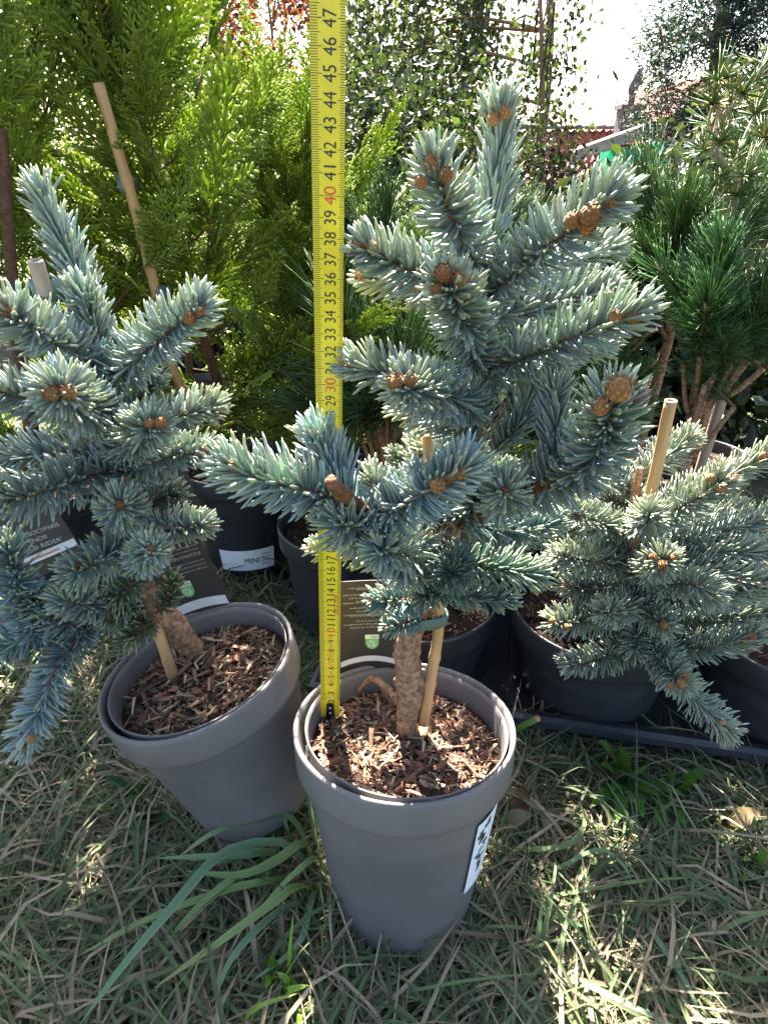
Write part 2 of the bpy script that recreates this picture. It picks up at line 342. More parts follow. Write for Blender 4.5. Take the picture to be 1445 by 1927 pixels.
def tree(name, label, cat, base, top, crown_c, crown_r, ncl, nleaf, size, colf, trunk_r=.06, droop=.4, aspect=.6, spread=.16, limbs=8, group=None, seed=1, strands=False, barkmat='bark', hollow=.5):
    r = np.random.default_rng(seed); base = np.array(base); t = thing(name, base, label, cat, group)
    tm = MB(); path = smooth_path([base - [0, 0, .1], (base + top) / 2 + r.normal(size=3) * .05, top], 14); tube(tm, path, np.linspace(trunk_r, trunk_r * .25, 14), 8, bump=.08, seed=seed)
    tr = obj('trunk', tm, M[barkmat], t)
    d = nrm(r.normal(size=(ncl, 3))); rad = hollow + (1 - hollow) * r.random((ncl, 1)) ** .6; cent = np.asarray(crown_c) + d * rad * np.asarray(crown_r)
    for k in range(min(limbs, ncl)):
        c = cent[k]; i_ = int(np.clip(np.argmin(np.linalg.norm(path - (c * .6 + np.array([*path[-1][:2], c[2] - .3]) * .4), axis=1)), 2, 12)); s = path[i_]
        lm = MB(); tube(lm, smooth_path([s, (s + c) / 2 + [0, 0, .1], c], 9), np.linspace(trunk_r * .26, trunk_r * .06, 9), 6); obj('limb', lm, M[barkmat], t)
    cm = MB()
    if strands:
        cs = []
        for c in cent:
            L = .5 + .7 * r.random(); sw = r.normal(size=2) * .12
            pts = np.array([c + [sw[0] * u * u, sw[1] * u * u, -L * u] for u in np.linspace(0, 1, 8)]); cs.append(pts)
            tube(cm, pts, np.linspace(.005, .0015, 8), 3, (.06, .04, .03), cap=False)
        cent = np.vstack(cs)
    leaf_cloud(cm, cent, nleaf, size, colf, droop, aspect, spread, r)
    o = obj('crown', cm, M['leaf'], t, smooth=False, kind='stuff'); return t
G = lambda px, Y: np.array([P(px, 264, Y)[0], Y, gz(P(px, 264, Y)[0], Y)])
c = P(790, 30, 6.5)
tree('birch_tree', 'weeping birch with slender dark trunk and small leaves against the sky', 'tree', G(1000, 6.0), P(1035, -330, 6.0), c, (.78, .7, .95), 150, 13000, .056, colmix((.05, .075, .02), (.035, .055, .02), (.08, .1, .03)), .062, .8, .7, (.09, .09, .07), 10, seed=3, strands=True)
c = P(1040, 0, 5.4)
tree('birch_tree', 'young birch with long hanging sparsely leaved twigs by the open sky', 'tree', G(1050, 5.2), P(1010, -250, 5.3), c, (.30, .3, .35), 30, 900, .05, colmix((.07, .1, .03), (.05, .07, .02)), .03, .8, .7, (.05, .05, .05), 6, seed=14, strands=True)
c = P(1400, 90, 4.2)
tree('dark_conifer', 'tall dark blue-green conifer rising right of the tiled roof', 'tree', G(1400, 4.2), P(1400, -500, 4.2), c, (.5, .45, .85), 220, 40000, .042, colmix((.018, .035, .035), (.03, .05, .045), (.012, .022, .02)), .06, .1, .2, (.07, .07, .055), 14, seed=5)
c = P(500, 40, 4.6)
tree('copper_shrub', 'small copper-red leaved tree glowing behind the bright conifers', 'tree', G(505, 4.6), P(505, 0, 4.6), c, (.36, .3, .5), 60, 2600, .045, colmix((.22, .06, .03), (.3, .1, .05), (.14, .04, .03)), .03, .4, .6, (.07, .07, .07), 6, seed=6)
c = P(300, -20, 5.5)
tree('broadleaf_tree', 'dark leafy tree with bright sky gaps behind the golden conifers', 'tree', G(250, 5.5), P(250, -300, 5.5), c, (1.2, .6, .95), 110, 6500, .05, colmix((.03, .05, .015), (.05, .07, .02)), .05, .3, .55, (.11, .11, .1), 10, seed=8)
hs = [(60, 3.2, .35), (420, 4.4, .42), (640, 3.6, .42), (800, 3.9, .45), (930, 4.8, .22), (1120, 4.6, -.12), (1345, 3.3, .06), (1500, 3.0, .3), (330, 1.9, -.22), (860, 1.8, -.2), (1430, 1.6, -.16), (1180, 1.9, -.2)]  # last four low bushes are added to darken sunlit bare ground
hl = ['dark leafy shrub behind the leaning brown stem', 'dark shrub of glossy leaves below the copper tree', 'dense dark shrub behind the yellow tape measure', 'dense dark shrub under the weeping birch', 'loose dark shrub at the foot of the birch trunk', 'low shrub in front of the tiled roof', 'dark shrub below the blue-green conifer', 'dark shrub beyond the tufted pine branch', 'added low dark bush hiding lit ground behind the cypress pots', 'added low dark bush hiding lit ground behind the pines and main spruce', 'added low dark bush hiding lit ground behind the dense dark pine', 'added low dark bush hiding lit ground behind the dwarf pine']
for k, ((px, Y, up), lab) in enumerate(zip(hs, hl)):
    g = G(px, Y); z1 = CAMZ + up; cz = (g[2] + z1) / 2
    tree('shrub', lab, 'shrub', g, np.array([g[0], Y, cz]), np.array([g[0], Y, cz]), (max(.48 * Y / 3.6, .30), min(.35, .16 * Y), (z1 - g[2]) / 2), 110, 4200, .05, colmix((.025, .04, .014), (.04, .06, .018), (.02, .03, .012)), .03, .3, .55, (.1, .1, .09), 8, 'shrubs behind the nursery stock', seed=20 + k, hollow=.3)

# ------------------------------------------------------------ pots
def pot_matrix(rim, tilt_y, tilt_x, h):
    """rim: world rim centre; tilts in degrees: tilt_y away from camera, tilt_x to the left"""
    ax = Vector((-math.sin(R(tilt_x)), math.sin(R(tilt_y)), 1)).normalized()
    o = Vector(rim) - ax * h
    return frame_M(o, ax, (1, 0, 0))
def disc(mb, M_, r, z, rings=8, seg=40, amp=.004, seed=0):
    g = np.random.default_rng(seed); v = [(0, 0, z + .004)]
    for k in range(1, rings + 1):
        for s in range(seg):
            a = 2 * np.pi * s / seg; rr = r * k / rings; v.append((rr * math.cos(a), rr * math.sin(a), z + g.normal() * amp * (k < rings)))
    q = []; t = [(0, 1 + s, 1 + (s + 1) % seg) for s in range(seg)]
    for k in range(rings - 1):
        for s in range(seg): q.append((1 + k * seg + s, 1 + (k + 1) * seg + s, 1 + (k + 1) * seg + (s + 1) % seg, 1 + k * seg + (s + 1) % seg))
    mb.add(xf(np.array(v), M_), q, t)
def chip_mesh(mb, M_, L, W, T, r, col):
    v = np.array([[x, y, z] for x in (-.5, .5) for y in (-.5, .5) for z in (-.5, .5)]) * (L, W, T)
    v = v + r.normal(size=(8, 3)) * (L * .08, W * .22, T * .2); v[:4] *= [1, .35 + .6 * r.random(), .7]; v[:, 2] += .12 * L * (v[:, 0] / L) * r.normal()
    mb.add(xf(v, M_), [(0, 1, 3, 2), (4, 6, 7, 5), (0, 4, 5, 1), (2, 3, 7, 6), (0, 2, 6, 4), (1, 5, 7, 3)], None, col)
CH = []
chipcols = [(.19, .105, .062), (.26, .165, .1), (.12, .055, .035), (.33, .235, .15), (.085, .05, .036), (.22, .095, .055), (.17, .115, .08), (.38, .28, .18)]
for k in range(14):
    m_ = MB(); r_ = np.random.default_rng(100 + k); chip_mesh(m_, None, .007 + .014 * r_.random() ** 1.5, .0014 + .0032 * r_.random() ** 1.5, .0008 + .0009 * r_.random(), r_, chipcols[k % 8]); CH.append(m_.mesh('bark_chip', M['chip'], smooth=False))
def rand_chip_M(Mp, r, rad, z, g):
    a = g.random() * 2 * np.pi; rr = rad * math.sqrt(g.random()) * .98
    tilt = Matrix.Rotation(g.normal() * .35, 4, 'Y') @ Matrix.Rotation(g.normal() * .5, 4, 'X')
    return Mp @ Matrix.Translation((rr * math.cos(a), rr * math.sin(a), z + .002 + .004 * g.random())) @ Matrix.Rotation(g.random() * 2 * np.pi, 4, 'Z') @ tilt
def make_pot(name, label, Mp, r_top, r_bot, h, depth, matname='pot', chips=0, stuff=600, seed=1, liner=True, group=None, collar=.031):
    base = np.array(Mp)[:3, 3]; t = thing(name, base, label, 'plant pot', group); g = np.random.default_rng(seed); m_ = M[matname]
    rb = r_top - .0075; wob = lambda a: .006 * np.sin(2 * a + seed) + .003 * np.sin(3 * a)
    b = MB(); lathe(b, [(.001, .004), (r_bot - .006, .004), (r_bot - .003, .0), (r_bot, .004), (r_bot + .002, .012), (rb - .001, h - collar - .004), (rb, h - collar + .004), (rb - .002, h - collar + .004), (r_bot, .014), (.001, .012)], Mp, 72, wob=wob); obj('wall', b, m_, t)
    c = MB(); lathe(c, [(rb - .001, h - collar + .003), (r_top - .004, h - collar - .001), (r_top - .0015, h - collar + .001), (r_top - .001, h - collar + .004), (r_top, h - .004), (r_top - .0005, h - .001), (r_top - .0018, h), (r_top - .0035, h - .001), (r_top - .0045, h - .006), (rb - .002, h - collar), (rb - .004, h - .06)], Mp, 72, wob=wob); obj('rim', c, m_, t)
    if liner:
        l = MB(); Ml = Mp @ Matrix.Translation((.0022 * math.cos(seed), .0015, 0)) @ Matrix.Rotation(.014, 4, 'Y')
        lathe(l, [(rb - .006, h - .07), (rb - .0005, h - .008), (rb + .0003, h - .003), (rb - .0008, h - .0025), (rb - .0022, h - .008), (rb - .008, h - .07)], Ml, 72, wob=lambda a: .008 * np.sin(2 * a + 1 + seed)); obj('liner', l, m_, t)
    ri = rb - .0055; s = MB(); disc(s, Mp, ri + .002, h - depth, seed=seed); mu = obj('mulch', s, M['soil'], t)
    if stuff:
        s = MB()
        for k in range(stuff):
            chip_mesh(s, rand_chip_M(Mp, 0, ri - .004, h - depth - .001, g), .003 + .018 * g.random() ** 3, .0006 + .0024 * g.random() ** 2, .0006 + .0008 * g.random(), g, np.array(chipcols[g.integers(8)]) * (.7 + .6 * g.random()))
        obj('fine_mulch', s, M['chip'], mu, smooth=False, kind='stuff')
    for k in range(chips): inst('bark_chip', CH[k % 14], rand_chip_M(Mp, 0, ri - .01, h - depth + .003, g), mu)
    return t
POT_H = .189
MAIN_RIM = np.array([.016, .331, CAMZ - .397]); MAIN = pot_matrix(MAIN_RIM, 13.0, 0, POT_H)
LEFT_RIM = np.array([-.163, .386, CAMZ - .388]); LEFT = pot_matrix(LEFT_RIM, 4.0, 14, .166)
potA = make_pot('plant_pot', 'grey plastic pot holding the blue spruce and the tape measure', MAIN, .088, .058, POT_H, .024, chips=150, stuff=2400, seed=2)
potL = make_pot('plant_pot', 'grey plastic pot leaning to one side, full of bark mulch', LEFT, .0865, .058, .166, .022, chips=140, stuff=2200, seed=4)
# tray with three pots on the right
TR = [np.array([.108, .452]), np.array([.212, .432]), np.array([.392, .418])]
TR[0] = np.array([.040, .580]); TR[1] = np.array([.252, .540]); TR[2] = np.array([.462, .500])
def tray():
    a = PG(935, 1345, .0); cx, cy = .275, .556; ang = R(-11)
    Mt = Matrix.Translation((cx, cy, gz(cx, cy) + .006)) @ Matrix.Rotation(ang, 4, 'Z') @ Matrix.Rotation(R(-5.7), 4, 'X')
    t = thing('plant_tray', np.array(Mt)[:3, 3], 'shallow black plastic tray carrying three pots on the grass', 'tray')
    W, D, Hh = .70, .232, .036; b = MB(); box(b, (0, 0, .004), (W - .03, D - .03, .006), Mt); obj('tray_base', b, M['potblack'], t, smooth=False)
    prof = [(0, 0), (.006, .004), (.010, Hh - .003), (.020, Hh), (.026, Hh - .003), (.026, Hh - .012), (.022, Hh - .012), (.021, Hh - .006), (.013, Hh - .006), (.008, .008)]
    m_ = MB(); cs = [(-1, -1), (1, -1), (1, 1), (-1, 1)]; V = []
    for sx, sy in cs:
        for d, z in prof: V.append((sx * (W / 2 - .026 + d), sy * (D / 2 - .026 + d), z))
    n = len(prof); m_.add(xf(np.array(V), Mt), [(i_ * n + k, i_ * n + (k + 1) % n, ((i_ + 1) % 4) * n + (k + 1) % n, ((i_ + 1) % 4) * n + k) for i_ in range(4) for k in range(n)]); obj('tray_rim', m_, M['potblack'], t, smooth=False)
    for k in range(4):
        b = MB(); box(b, (-W / 2 + .12 * (k + 1), 0, .012), (.008, D - .05, .012), Mt); obj('rib', b, M['potblack'], t, smooth=False)
tray()
tl = ['black pot in the tray directly behind the main pot', 'black pot in the tray under the bushy spruce', 'black pot at the outer end of the tray']
TM = []
for k, (p, lab) in enumerate(zip(TR, tl)):
    z0 = gz(*p) + .012; mp = pot_matrix((p[0], p[1] + .012, z0 + .128), 5, 0, .128); TM.append(mp)
    make_pot('plant_pot', lab, mp, .101, .076, .128, .02, 'potblack', 0, 350, 30 + k, liner=False)

# ------------------------------------------------------------ spruce plants
def bud_mesh(seed):
    m_ = MB(); r_ = np.random.default_rng(seed)
    core = [(.0, -.45), (.42, -.3), (.5, 0), (.42, .3), (.22, .52), (.0, .62)]
    lathe(m_, [(max(a, .001), b) for a, b in core], None, 10, (.4, .17, .06))
    for k in range(34):                                              # overlapping scales
        f = k / 34; a = k * 2.39996; z = -.32 + .9 * f; rr = float(np.interp(z, [-.45, -.3, 0, .3, .52, .62], [0, .42, .5, .42, .22, .0])) + .01
        o = np.array([math.cos(a) * rr, math.sin(a) * rr, z]); s = np.array([-math.sin(a), math.cos(a), 0]); ou = np.array([math.cos(a), math.sin(a), 0]); w_ = .17 * (1 - .5 * f)
        c0 = np.array([.6, .3, .12]) * (.75 + .5 * r_.random())
        m_.add([o - s * w_ - ou * .03, o + s * w_ - ou * .03, o + ou * .09 + [0, 0, .13], o + ou * (.03 + .05 * r_.random()) + [0, 0, .27]], None, [(0, 1, 2), (0, 2, 3), (1, 3, 2)], c0)
    return m_.mesh('bud', M['bud'])
BUD = [bud_mesh(k) for k in range(4)]
def shoot(plant, pts, nl=.019, dens=52, nr=.00098, col=(.245, .305, .275), tip=(.5, .52, .27), up=.25, tw=.0017, bare=.0, buds=0, bsize=.011, ang=(76, 50), seed=None, budpts=None, jit=.16, grey=0, vary=.16):
    g = np.random.default_rng(seed if seed is not None else int(abs(pts[-1][0] * 9173 + pts[-1][2] * 7351) * 1000) % 99991)
    path = smooth_path(pts, 24); seg = np.linalg.norm(np.diff(path, axis=0), axis=1); Ltot = seg.sum(); cum = np.concatenate([[0], np.cumsum(seg)]) / Ltot
    t, n, b = frames(path)
    tm = MB(); tube(tm, path, np.linspace(tw * 1.35, tw * .8, 24), 7, bump=.13, seed=3); br = obj('branch', tm, M['twig'], plant)
    N = int(dens * .50 * Ltot * 100); s = bare + (1 - bare) * (np.arange(N) + g.random(N)) / N
    extra = int(26 * nl / .019); s = np.concatenate([s, 1 - .05 * g.random(extra)]); N = len(s)
    ip = lambda A: np.stack([np.interp(s, cum, A[:, k]) for k in range(3)], 1)
    p, T, Nn, B = ip(path), nrm(ip(t)), ip(n), ip(b)
    phi = np.arange(N) * 2.39996 + g.normal(size=N) * .35
    th = np.radians(ang[0] + (ang[1] - ang[0]) * s ** 2 + g.normal(size=N) * 8); k = s > .94
    th[k] = np.radians(15 + 55 * g.random(k.sum()))
    rad = np.cos(phi)[:, None] * Nn + np.sin(phi)[:, None] * B
    d = np.cos(th)[:, None] * T + np.sin(th)[:, None] * rad; d[:, 2] += up * .6 * (.6 + .8 * g.random(N)) ; d = nrm(d + g.normal(size=(N, 3)) * jit * .5)
    L = nl * (.82 + .3 * g.random(N)) * np.where(s > .93, .85, 1) * np.interp(s, [0, .08, .5, 1], [.8, .95, 1.05, .92])
    bend = (T * .12 + np.array([0, 0, .08])) + g.normal(size=(N, 3)) * .05
    c0 = np.asarray(col) * (1 + vary * g.normal(size=(N, 1))) * (1 + .06 * g.normal(size=(N, 3))); c0 = np.clip(c0, .01, .8)
    backlit = (g.random((N, 1)) < .3 + .45 * (s[:, None] > .7)); c1 = np.where(backlit, np.asarray(tip), c0 * 1.25 + .03)  # yellow and paler tips put the backlight glow into the needle colour
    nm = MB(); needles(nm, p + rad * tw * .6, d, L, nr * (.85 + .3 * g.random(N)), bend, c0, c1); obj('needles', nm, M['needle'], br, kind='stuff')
    bp = []
    if budpts is not None: bp = [(np.array(q), bs) for q, bs in budpts]
    else:
        for q in range(buds):
            a = g.random() * 6.28; o = (n[-1] * math.cos(a) + b[-1] * math.sin(a)) * (.0045 if q else 0); bp.append((path[-1] + o - t[-1] * (.006 * (q > 0)) + t[-1] * .002, bsize * (1 if q == 0 else .75)))
    for q, (pp, bs) in enumerate(bp):
        inst('bud', BUD[(q + len(path)) % 4], frame_M(pp, Vector(t[-1]) + Vector(g.normal(size=3) * .25), None, bs * .82), br)
    return br
def pp(*a): return [P(*q) for q in a]
def trunk(plant, pts, rads, mat_='bark', bump=.12, sides=22, n=90, name='trunk'):
    path = smooth_path(pts, n); r_ = np.interp(np.linspace(0, 1, n), np.linspace(0, 1, len(rads)), rads)
    m_ = MB(); tube(m_, path, r_, sides, bump=bump, seed=7); return obj(name, m_, M[mat_], plant)

# ---- main spruce
mb0 = PZ(772, 1385, MAIN_RIM[2] - .026)
T0 = mb0[1]
sp = thing('blue_spruce', mb0, 'small blue spruce with a stout knobbly stem, standing beside the tape measure', 'conifer', None)
Yt = .345
trunk(sp, pp((768, 1395, T0), (768, 1340, T0 + .002), (770, 1285, T0 + .008), (765, 1230, T0 + .012), (777, 1175, T0 + .016), (800, 1110, T0 + .02), (845, 1010, T0 + .026), (885, 900, T0 + .032), (900, 780, T0 + .038), (904, 650, T0 + .042), (908, 540, T0 + .046), (920, 430, T0 + .05)),
      [.0095, .0088, .0122, .0105, .0088, .0075, .0068, .0055, .0048, .0042, .0036, .0026])
trunk(sp, [PZ(795, 1350, .147), PZ(800, 1375, .146), PZ(783, 1395, .146), PZ(768, 1408, .138)], [.005, .0062, .0058, .004], name='root', n=14, sides=9)
trunk(sp, [PZ(748, 1325, .148), PZ(725, 1292, .155), PZ(698, 1278, .158), PZ(672, 1305, .138)], [.004, .0034, .003, .002], name='root', n=14, sides=8)
YT = T0 + .04
def bpt(*a): return [(P(x, y, Y), s) for x, y, Y, s in a]
# leader
shoot(sp, pp((915, 470, YT + .01), (930, 370, YT + .012), (938, 260, YT + .012), (938, 215, YT + .012)), up=.0, ang=(34, 18), dens=70, nl=.020, buds=0, budpts=bpt((928, 226, YT, .007), (950, 214, YT, .0075), (938, 205, YT + .01, .008)))
shoot(sp, pp((905, 520, YT - .01), (878, 460, YT - .03), (845, 395, YT - .055), (815, 315, YT - .07)), nl=.017, dens=60, budpts=bpt((812, 308, YT - .075, .0085), (840, 330, YT - .08, .007), (792, 345, YT - .08, .0065)))
shoot(sp, pp((915, 560, YT - .01), (985, 500, YT - .03), (1060, 440, YT - .055), (1150, 372, YT - .07)), nl=.0185, dens=60, budpts=bpt((1075, 416, YT - .075, .0085), (1108, 405, YT - .078, .011), (1155, 378, YT - .07, .009), (1100, 430, YT - .07, .008)))
shoot(sp, pp((905, 560, YT), (850, 535, YT - .015), (780, 510, YT - .03), (690, 468, YT - .045)), nl=.0175, dens=58, budpts=bpt((672, 468, YT - .045, .009), (700, 466, YT - .05, .007)))
shoot(sp, pp((895, 600, YT), (830, 560, YT + .01), (760, 540, YT + .015), (690, 520, YT + .015)), nl=.016, dens=48, buds=1)
shoot(sp, pp((900, 690, YT - .01), (885, 640, YT - .04), (862, 580, YT - .085), (845, 538, YT - .105)), nl=.0185, dens=66, ang=(64, 48), budpts=bpt((835, 515, YT - .112, .0095), (864, 524, YT - .112, .008), (822, 546, YT - .112, .0065)))
shoot(sp, pp((915, 600, YT), (1000, 585, YT + .01), (1080, 562, YT + .01), (1145, 545, YT + .005)), nl=.017, dens=55, buds=1)
shoot(sp, pp((920, 545, YT + .01), (1010, 510, YT + .03), (1090, 485, YT + .04), (1150, 470, YT + .045)), nl=.018, dens=50, buds=1)
shoot(sp, pp((910, 695, YT - .005), (1000, 668, YT - .03), (1090, 630, YT - .05), (1195, 588, YT - .06)), nl=.0185, dens=60, budpts=bpt((1155, 598, YT - .066, .008), (1190, 596, YT - .062, .009), (1130, 618, YT - .055, .006)))
shoot(sp, pp((905, 720, YT), (1000, 700, YT + .02), (1080, 660, YT + .03), (1130, 650, YT + .03)), nl=.018, dens=55)
shoot(sp, pp((900, 775, YT - .01), (850, 750, YT - .045), (800, 738, YT - .075), (762, 728, YT - .1)), nl=.0185, dens=66, budpts=bpt((745, 718, YT - .106, .0085), (773, 714, YT - .106, .0075)))
shoot(sp, pp((895, 780, YT), (820, 740, YT - .02), (740, 705, YT - .03), (668, 690, YT - .035)), nl=.018, dens=56, buds=1)
shoot(sp, pp((900, 850, YT - .01), (850, 800, YT - .01), (800, 780, YT), (760, 770, YT + .01)), nl=.017, dens=52)
# main stem needles
for a, b_ in (((896, 830), (904, 690)), ((903, 700), (908, 560)), ((908, 560), (918, 450))):
    shoot(sp, pp((*a, YT - .004), (*b_, YT)), nl=.019, dens=42, ang=(36, 28), up=.05, tw=.003)
# right big limb
trunk(sp, pp((865, 985, YT - .015), (950, 945, YT - .035), (1020, 915, YT - .055), (1085, 895, YT - .07)), [.0052, .0048, .0042, .0036], 'twig', .12, 9, 18, 'limb')
shoot(sp, pp((1060, 905, YT - .065), (1110, 870, YT - .085), (1138, 815, YT - .10), (1152, 758, YT - .115)), nl=.021, dens=88, ang=(72, 48), budpts=bpt((1165, 735, YT - .125, .0125), (1130, 766, YT - .122, .0095), (1205, 748, YT - .118, .009), (1180, 722, YT - .115, .009)))
shoot(sp, pp((950, 945, YT - .035), (1010, 920, YT - .05), (1075, 898, YT - .066)), nl=.021, dens=46, ang=(75, 60), up=-.25)
shoot(sp, pp((1030, 905, YT - .05), (1045, 850, YT - .05), (1047, 790, YT - .05), (1046, 735, YT - .048)), nl=.019, dens=64, ang=(40, 24), up=0)
shoot(sp, pp((940, 960, YT - .03), (948, 935, YT - .07), (950, 925, YT - .095)), nl=.017, dens=60, buds=1, bsize=.006)
shoot(sp, pp((930, 850, YT - .01), (975, 800, YT - .02), (1000, 740, YT - .02)), nl=.018, dens=56, ang=(45, 30))
# lower left limb with stub
trunk(sp, pp((850, 1030, YT - .02), (770, 1010, YT - .045), (690, 965, YT - .075), (645, 930, YT - .105), (622, 905, YT - .122)), [.0052, .0045, .004, .004, .0038], 'twig', .13, 10, 22, 'limb')
shoot(sp, pp((660, 945, YT - .085), (590, 925, YT - .09), (510, 905, YT - .095), (432, 880, YT - .10)), nl=.0195, dens=72, up=.3, col=(.26, .34, .31), budpts=bpt((437, 880, YT - .102, .009), (427, 884, YT - .098, .007)))
shoot(sp, pp((665, 950, YT - .08), (640, 915, YT - .075), (618, 868, YT - .07), (598, 828, YT - .072)), nl=.020, dens=88, ang=(52, 22), up=.15, col=(.26, .35, .36))
shoot(sp, pp((690, 985, YT - .075), (760, 950, YT - .09), (820, 915, YT - .105), (875, 880, YT - .11)), nl=.0195, dens=74, up=.25, col=(.25, .33, .33), budpts=bpt((823, 914, YT - .118, .0095), (866, 890, YT - .112, .010), (848, 898, YT - .112, .008)))
shoot(sp, pp((800, 1000, YT - .03), (740, 950, YT - .03), (700, 905, YT - .03)), nl=.018, dens=60)
shoot(sp, pp((720, 985, YT - .07), (690, 1000, YT - .085), (640, 985, YT - .1)), nl=.02, dens=62, up=-.2)
shoot(sp, pp((790, 1015, YT - .045), (760, 1040, YT - .075), (715, 1035, YT - .1)), nl=.0195, dens=66, up=-.1)
shoot(sp, pp((820, 1040, YT - .03), (780, 1065, YT - .055), (760, 1075, YT - .07)), nl=.018, dens=66, up=-.1)
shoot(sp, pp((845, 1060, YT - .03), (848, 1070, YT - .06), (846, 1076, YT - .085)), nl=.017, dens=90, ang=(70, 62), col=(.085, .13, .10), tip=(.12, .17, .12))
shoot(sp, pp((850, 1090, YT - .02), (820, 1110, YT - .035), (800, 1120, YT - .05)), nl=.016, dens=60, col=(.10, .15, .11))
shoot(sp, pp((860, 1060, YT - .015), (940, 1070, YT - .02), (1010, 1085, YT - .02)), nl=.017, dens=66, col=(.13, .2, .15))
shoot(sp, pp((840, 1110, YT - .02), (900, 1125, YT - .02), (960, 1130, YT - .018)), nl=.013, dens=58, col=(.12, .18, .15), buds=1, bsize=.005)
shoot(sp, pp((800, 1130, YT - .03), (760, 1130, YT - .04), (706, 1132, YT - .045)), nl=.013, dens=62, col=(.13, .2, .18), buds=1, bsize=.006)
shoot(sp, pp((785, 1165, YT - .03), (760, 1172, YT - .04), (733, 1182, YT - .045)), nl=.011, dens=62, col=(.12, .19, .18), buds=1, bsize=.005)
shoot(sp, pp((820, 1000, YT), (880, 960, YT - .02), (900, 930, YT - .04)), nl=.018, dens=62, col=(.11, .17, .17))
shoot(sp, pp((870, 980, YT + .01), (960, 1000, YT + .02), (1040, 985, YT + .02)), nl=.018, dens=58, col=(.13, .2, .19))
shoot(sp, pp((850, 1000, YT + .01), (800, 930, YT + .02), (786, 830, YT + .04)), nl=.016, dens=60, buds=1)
shoot(sp, pp((790, 1090, YT + .02), (690, 1050, YT + .02), (592, 1032, YT + .01)), nl=.014, dens=50, buds=1, bsize=.008)
shoot(sp, pp((880, 900, YT + .01), (840, 860, YT + .02), (800, 850, YT + .03)), nl=.017, dens=55)

# ---- left spruce
lb = PZ(365, 1225, LEFT_RIM[2] - .02); LY = lb[1]
sl_ = thing('blue_spruce', lb, 'leaning pale blue spruce in the tilted pot, lowest twig hanging over the grass', 'conifer')
trunk(sl_, pp((368, 1232, LY), (345, 1200, LY - .003), (320, 1170, LY - .006), (280, 1140, LY - .01), (262, 1085, LY - .006), (250, 1010, LY), (235, 920, LY), (215, 800, LY + .005), (195, 690, LY + .01), (170, 600, LY + .015)), [.010, .0105, .012, .0115, .010, .006, .0055, .0048, .004, .003])
def LS(*p, **k): return shoot(sl_, pp(*p), **{**dict(nl=.0195, dens=58, col=(.25, .315, .30)), **k})
a = LY - .02
LS((180, 640, a + .02), (150, 530, a + .03), (110, 430, a + .03), (78, 365, a + .03), ang=(48, 25), up=0)
LS((205, 720, a), (270, 665, a - .025), (325, 620, a - .045), (375, 580, a - .055), budpts=bpt((355, 598, a - .06, .0085), (378, 585, a - .058, .008)))
LS((200, 700, a), (130, 660, a - .03), (60, 615, a - .06), (15, 590, a - .075), buds=2)
LS((195, 660, a + .01), (172, 600, a), (158, 560, a - .01), ang=(50, 30))
LS((205, 790, a), (165, 770, a - .05), (130, 750, a - .085), (112, 740, a - .11), nl=.021, dens=80, ang=(66, 52), budpts=bpt((100, 740, a - .116, .0095), (130, 738, a - .116, .0085)))
LS((190, 780, a), (90, 760, a - .02), (0, 735, a - .04), (-60, 715, a - .05), buds=1)
LS((225, 850, a), (255, 825, a - .04), (285, 802, a - .08), nl=.0195, dens=84, ang=(68, 54), budpts=bpt((281, 796, a - .088, .007), (303, 795, a - .088, .0075)))
LS((230, 830, a + .01), (320, 790, a + .01), (400, 765, a + .01), buds=1, bsize=.006)
LS((235, 890, a), (300, 862, a - .02), (385, 850, a - .03), nl=.018, budpts=bpt((382, 850, a - .033, .008)))
LS((230, 880, a), (140, 905, a - .03), (60, 930, a - .06), (8, 940, a - .075), nl=.021, dens=64, up=-.05, buds=1)
LS((220, 860, a + .01), (130, 855, a), (50, 860, a - .01), (-40, 868, a - .02), nl=.02)
LS((245, 975, a), (235, 965, a - .035), (225, 950, a - .07), nl=.019, dens=76, ang=(70, 60), buds=1, bsize=.0095)
LS((255, 1060, a), (272, 1050, a - .04), (285, 1035, a - .085), nl=.0165, dens=84, ang=(72, 62), buds=1, bsize=.0095)
LS((250, 1020, a), (195, 1050, a - .035), (140, 1080, a - .06), nl=.0185, up=.2, buds=2, bsize=.008)
LS((255, 1010, a), (320, 995, a - .015), (385, 988, a - .025), nl=.016, buds=1, bsize=.007)
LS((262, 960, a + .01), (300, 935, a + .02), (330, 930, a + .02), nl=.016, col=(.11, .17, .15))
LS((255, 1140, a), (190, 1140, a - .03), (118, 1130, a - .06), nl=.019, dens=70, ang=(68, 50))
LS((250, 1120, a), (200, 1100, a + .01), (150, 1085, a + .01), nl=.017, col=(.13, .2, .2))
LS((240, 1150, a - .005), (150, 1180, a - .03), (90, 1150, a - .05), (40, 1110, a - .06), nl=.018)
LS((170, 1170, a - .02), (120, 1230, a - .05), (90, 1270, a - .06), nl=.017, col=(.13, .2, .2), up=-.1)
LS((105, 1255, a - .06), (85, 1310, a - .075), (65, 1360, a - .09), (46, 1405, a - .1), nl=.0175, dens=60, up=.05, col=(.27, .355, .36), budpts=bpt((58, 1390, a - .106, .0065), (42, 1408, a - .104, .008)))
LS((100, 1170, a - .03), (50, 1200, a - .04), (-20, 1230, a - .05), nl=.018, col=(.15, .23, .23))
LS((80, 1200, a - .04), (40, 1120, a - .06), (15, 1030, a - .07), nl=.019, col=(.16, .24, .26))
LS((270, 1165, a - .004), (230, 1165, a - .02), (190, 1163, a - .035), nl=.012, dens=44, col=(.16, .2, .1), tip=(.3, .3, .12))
LS((285, 1165, a - .006), (262, 1185, a - .02), (245, 1200, a - .03), nl=.016, dens=44, col=(.08, .12, .06), up=-.15)
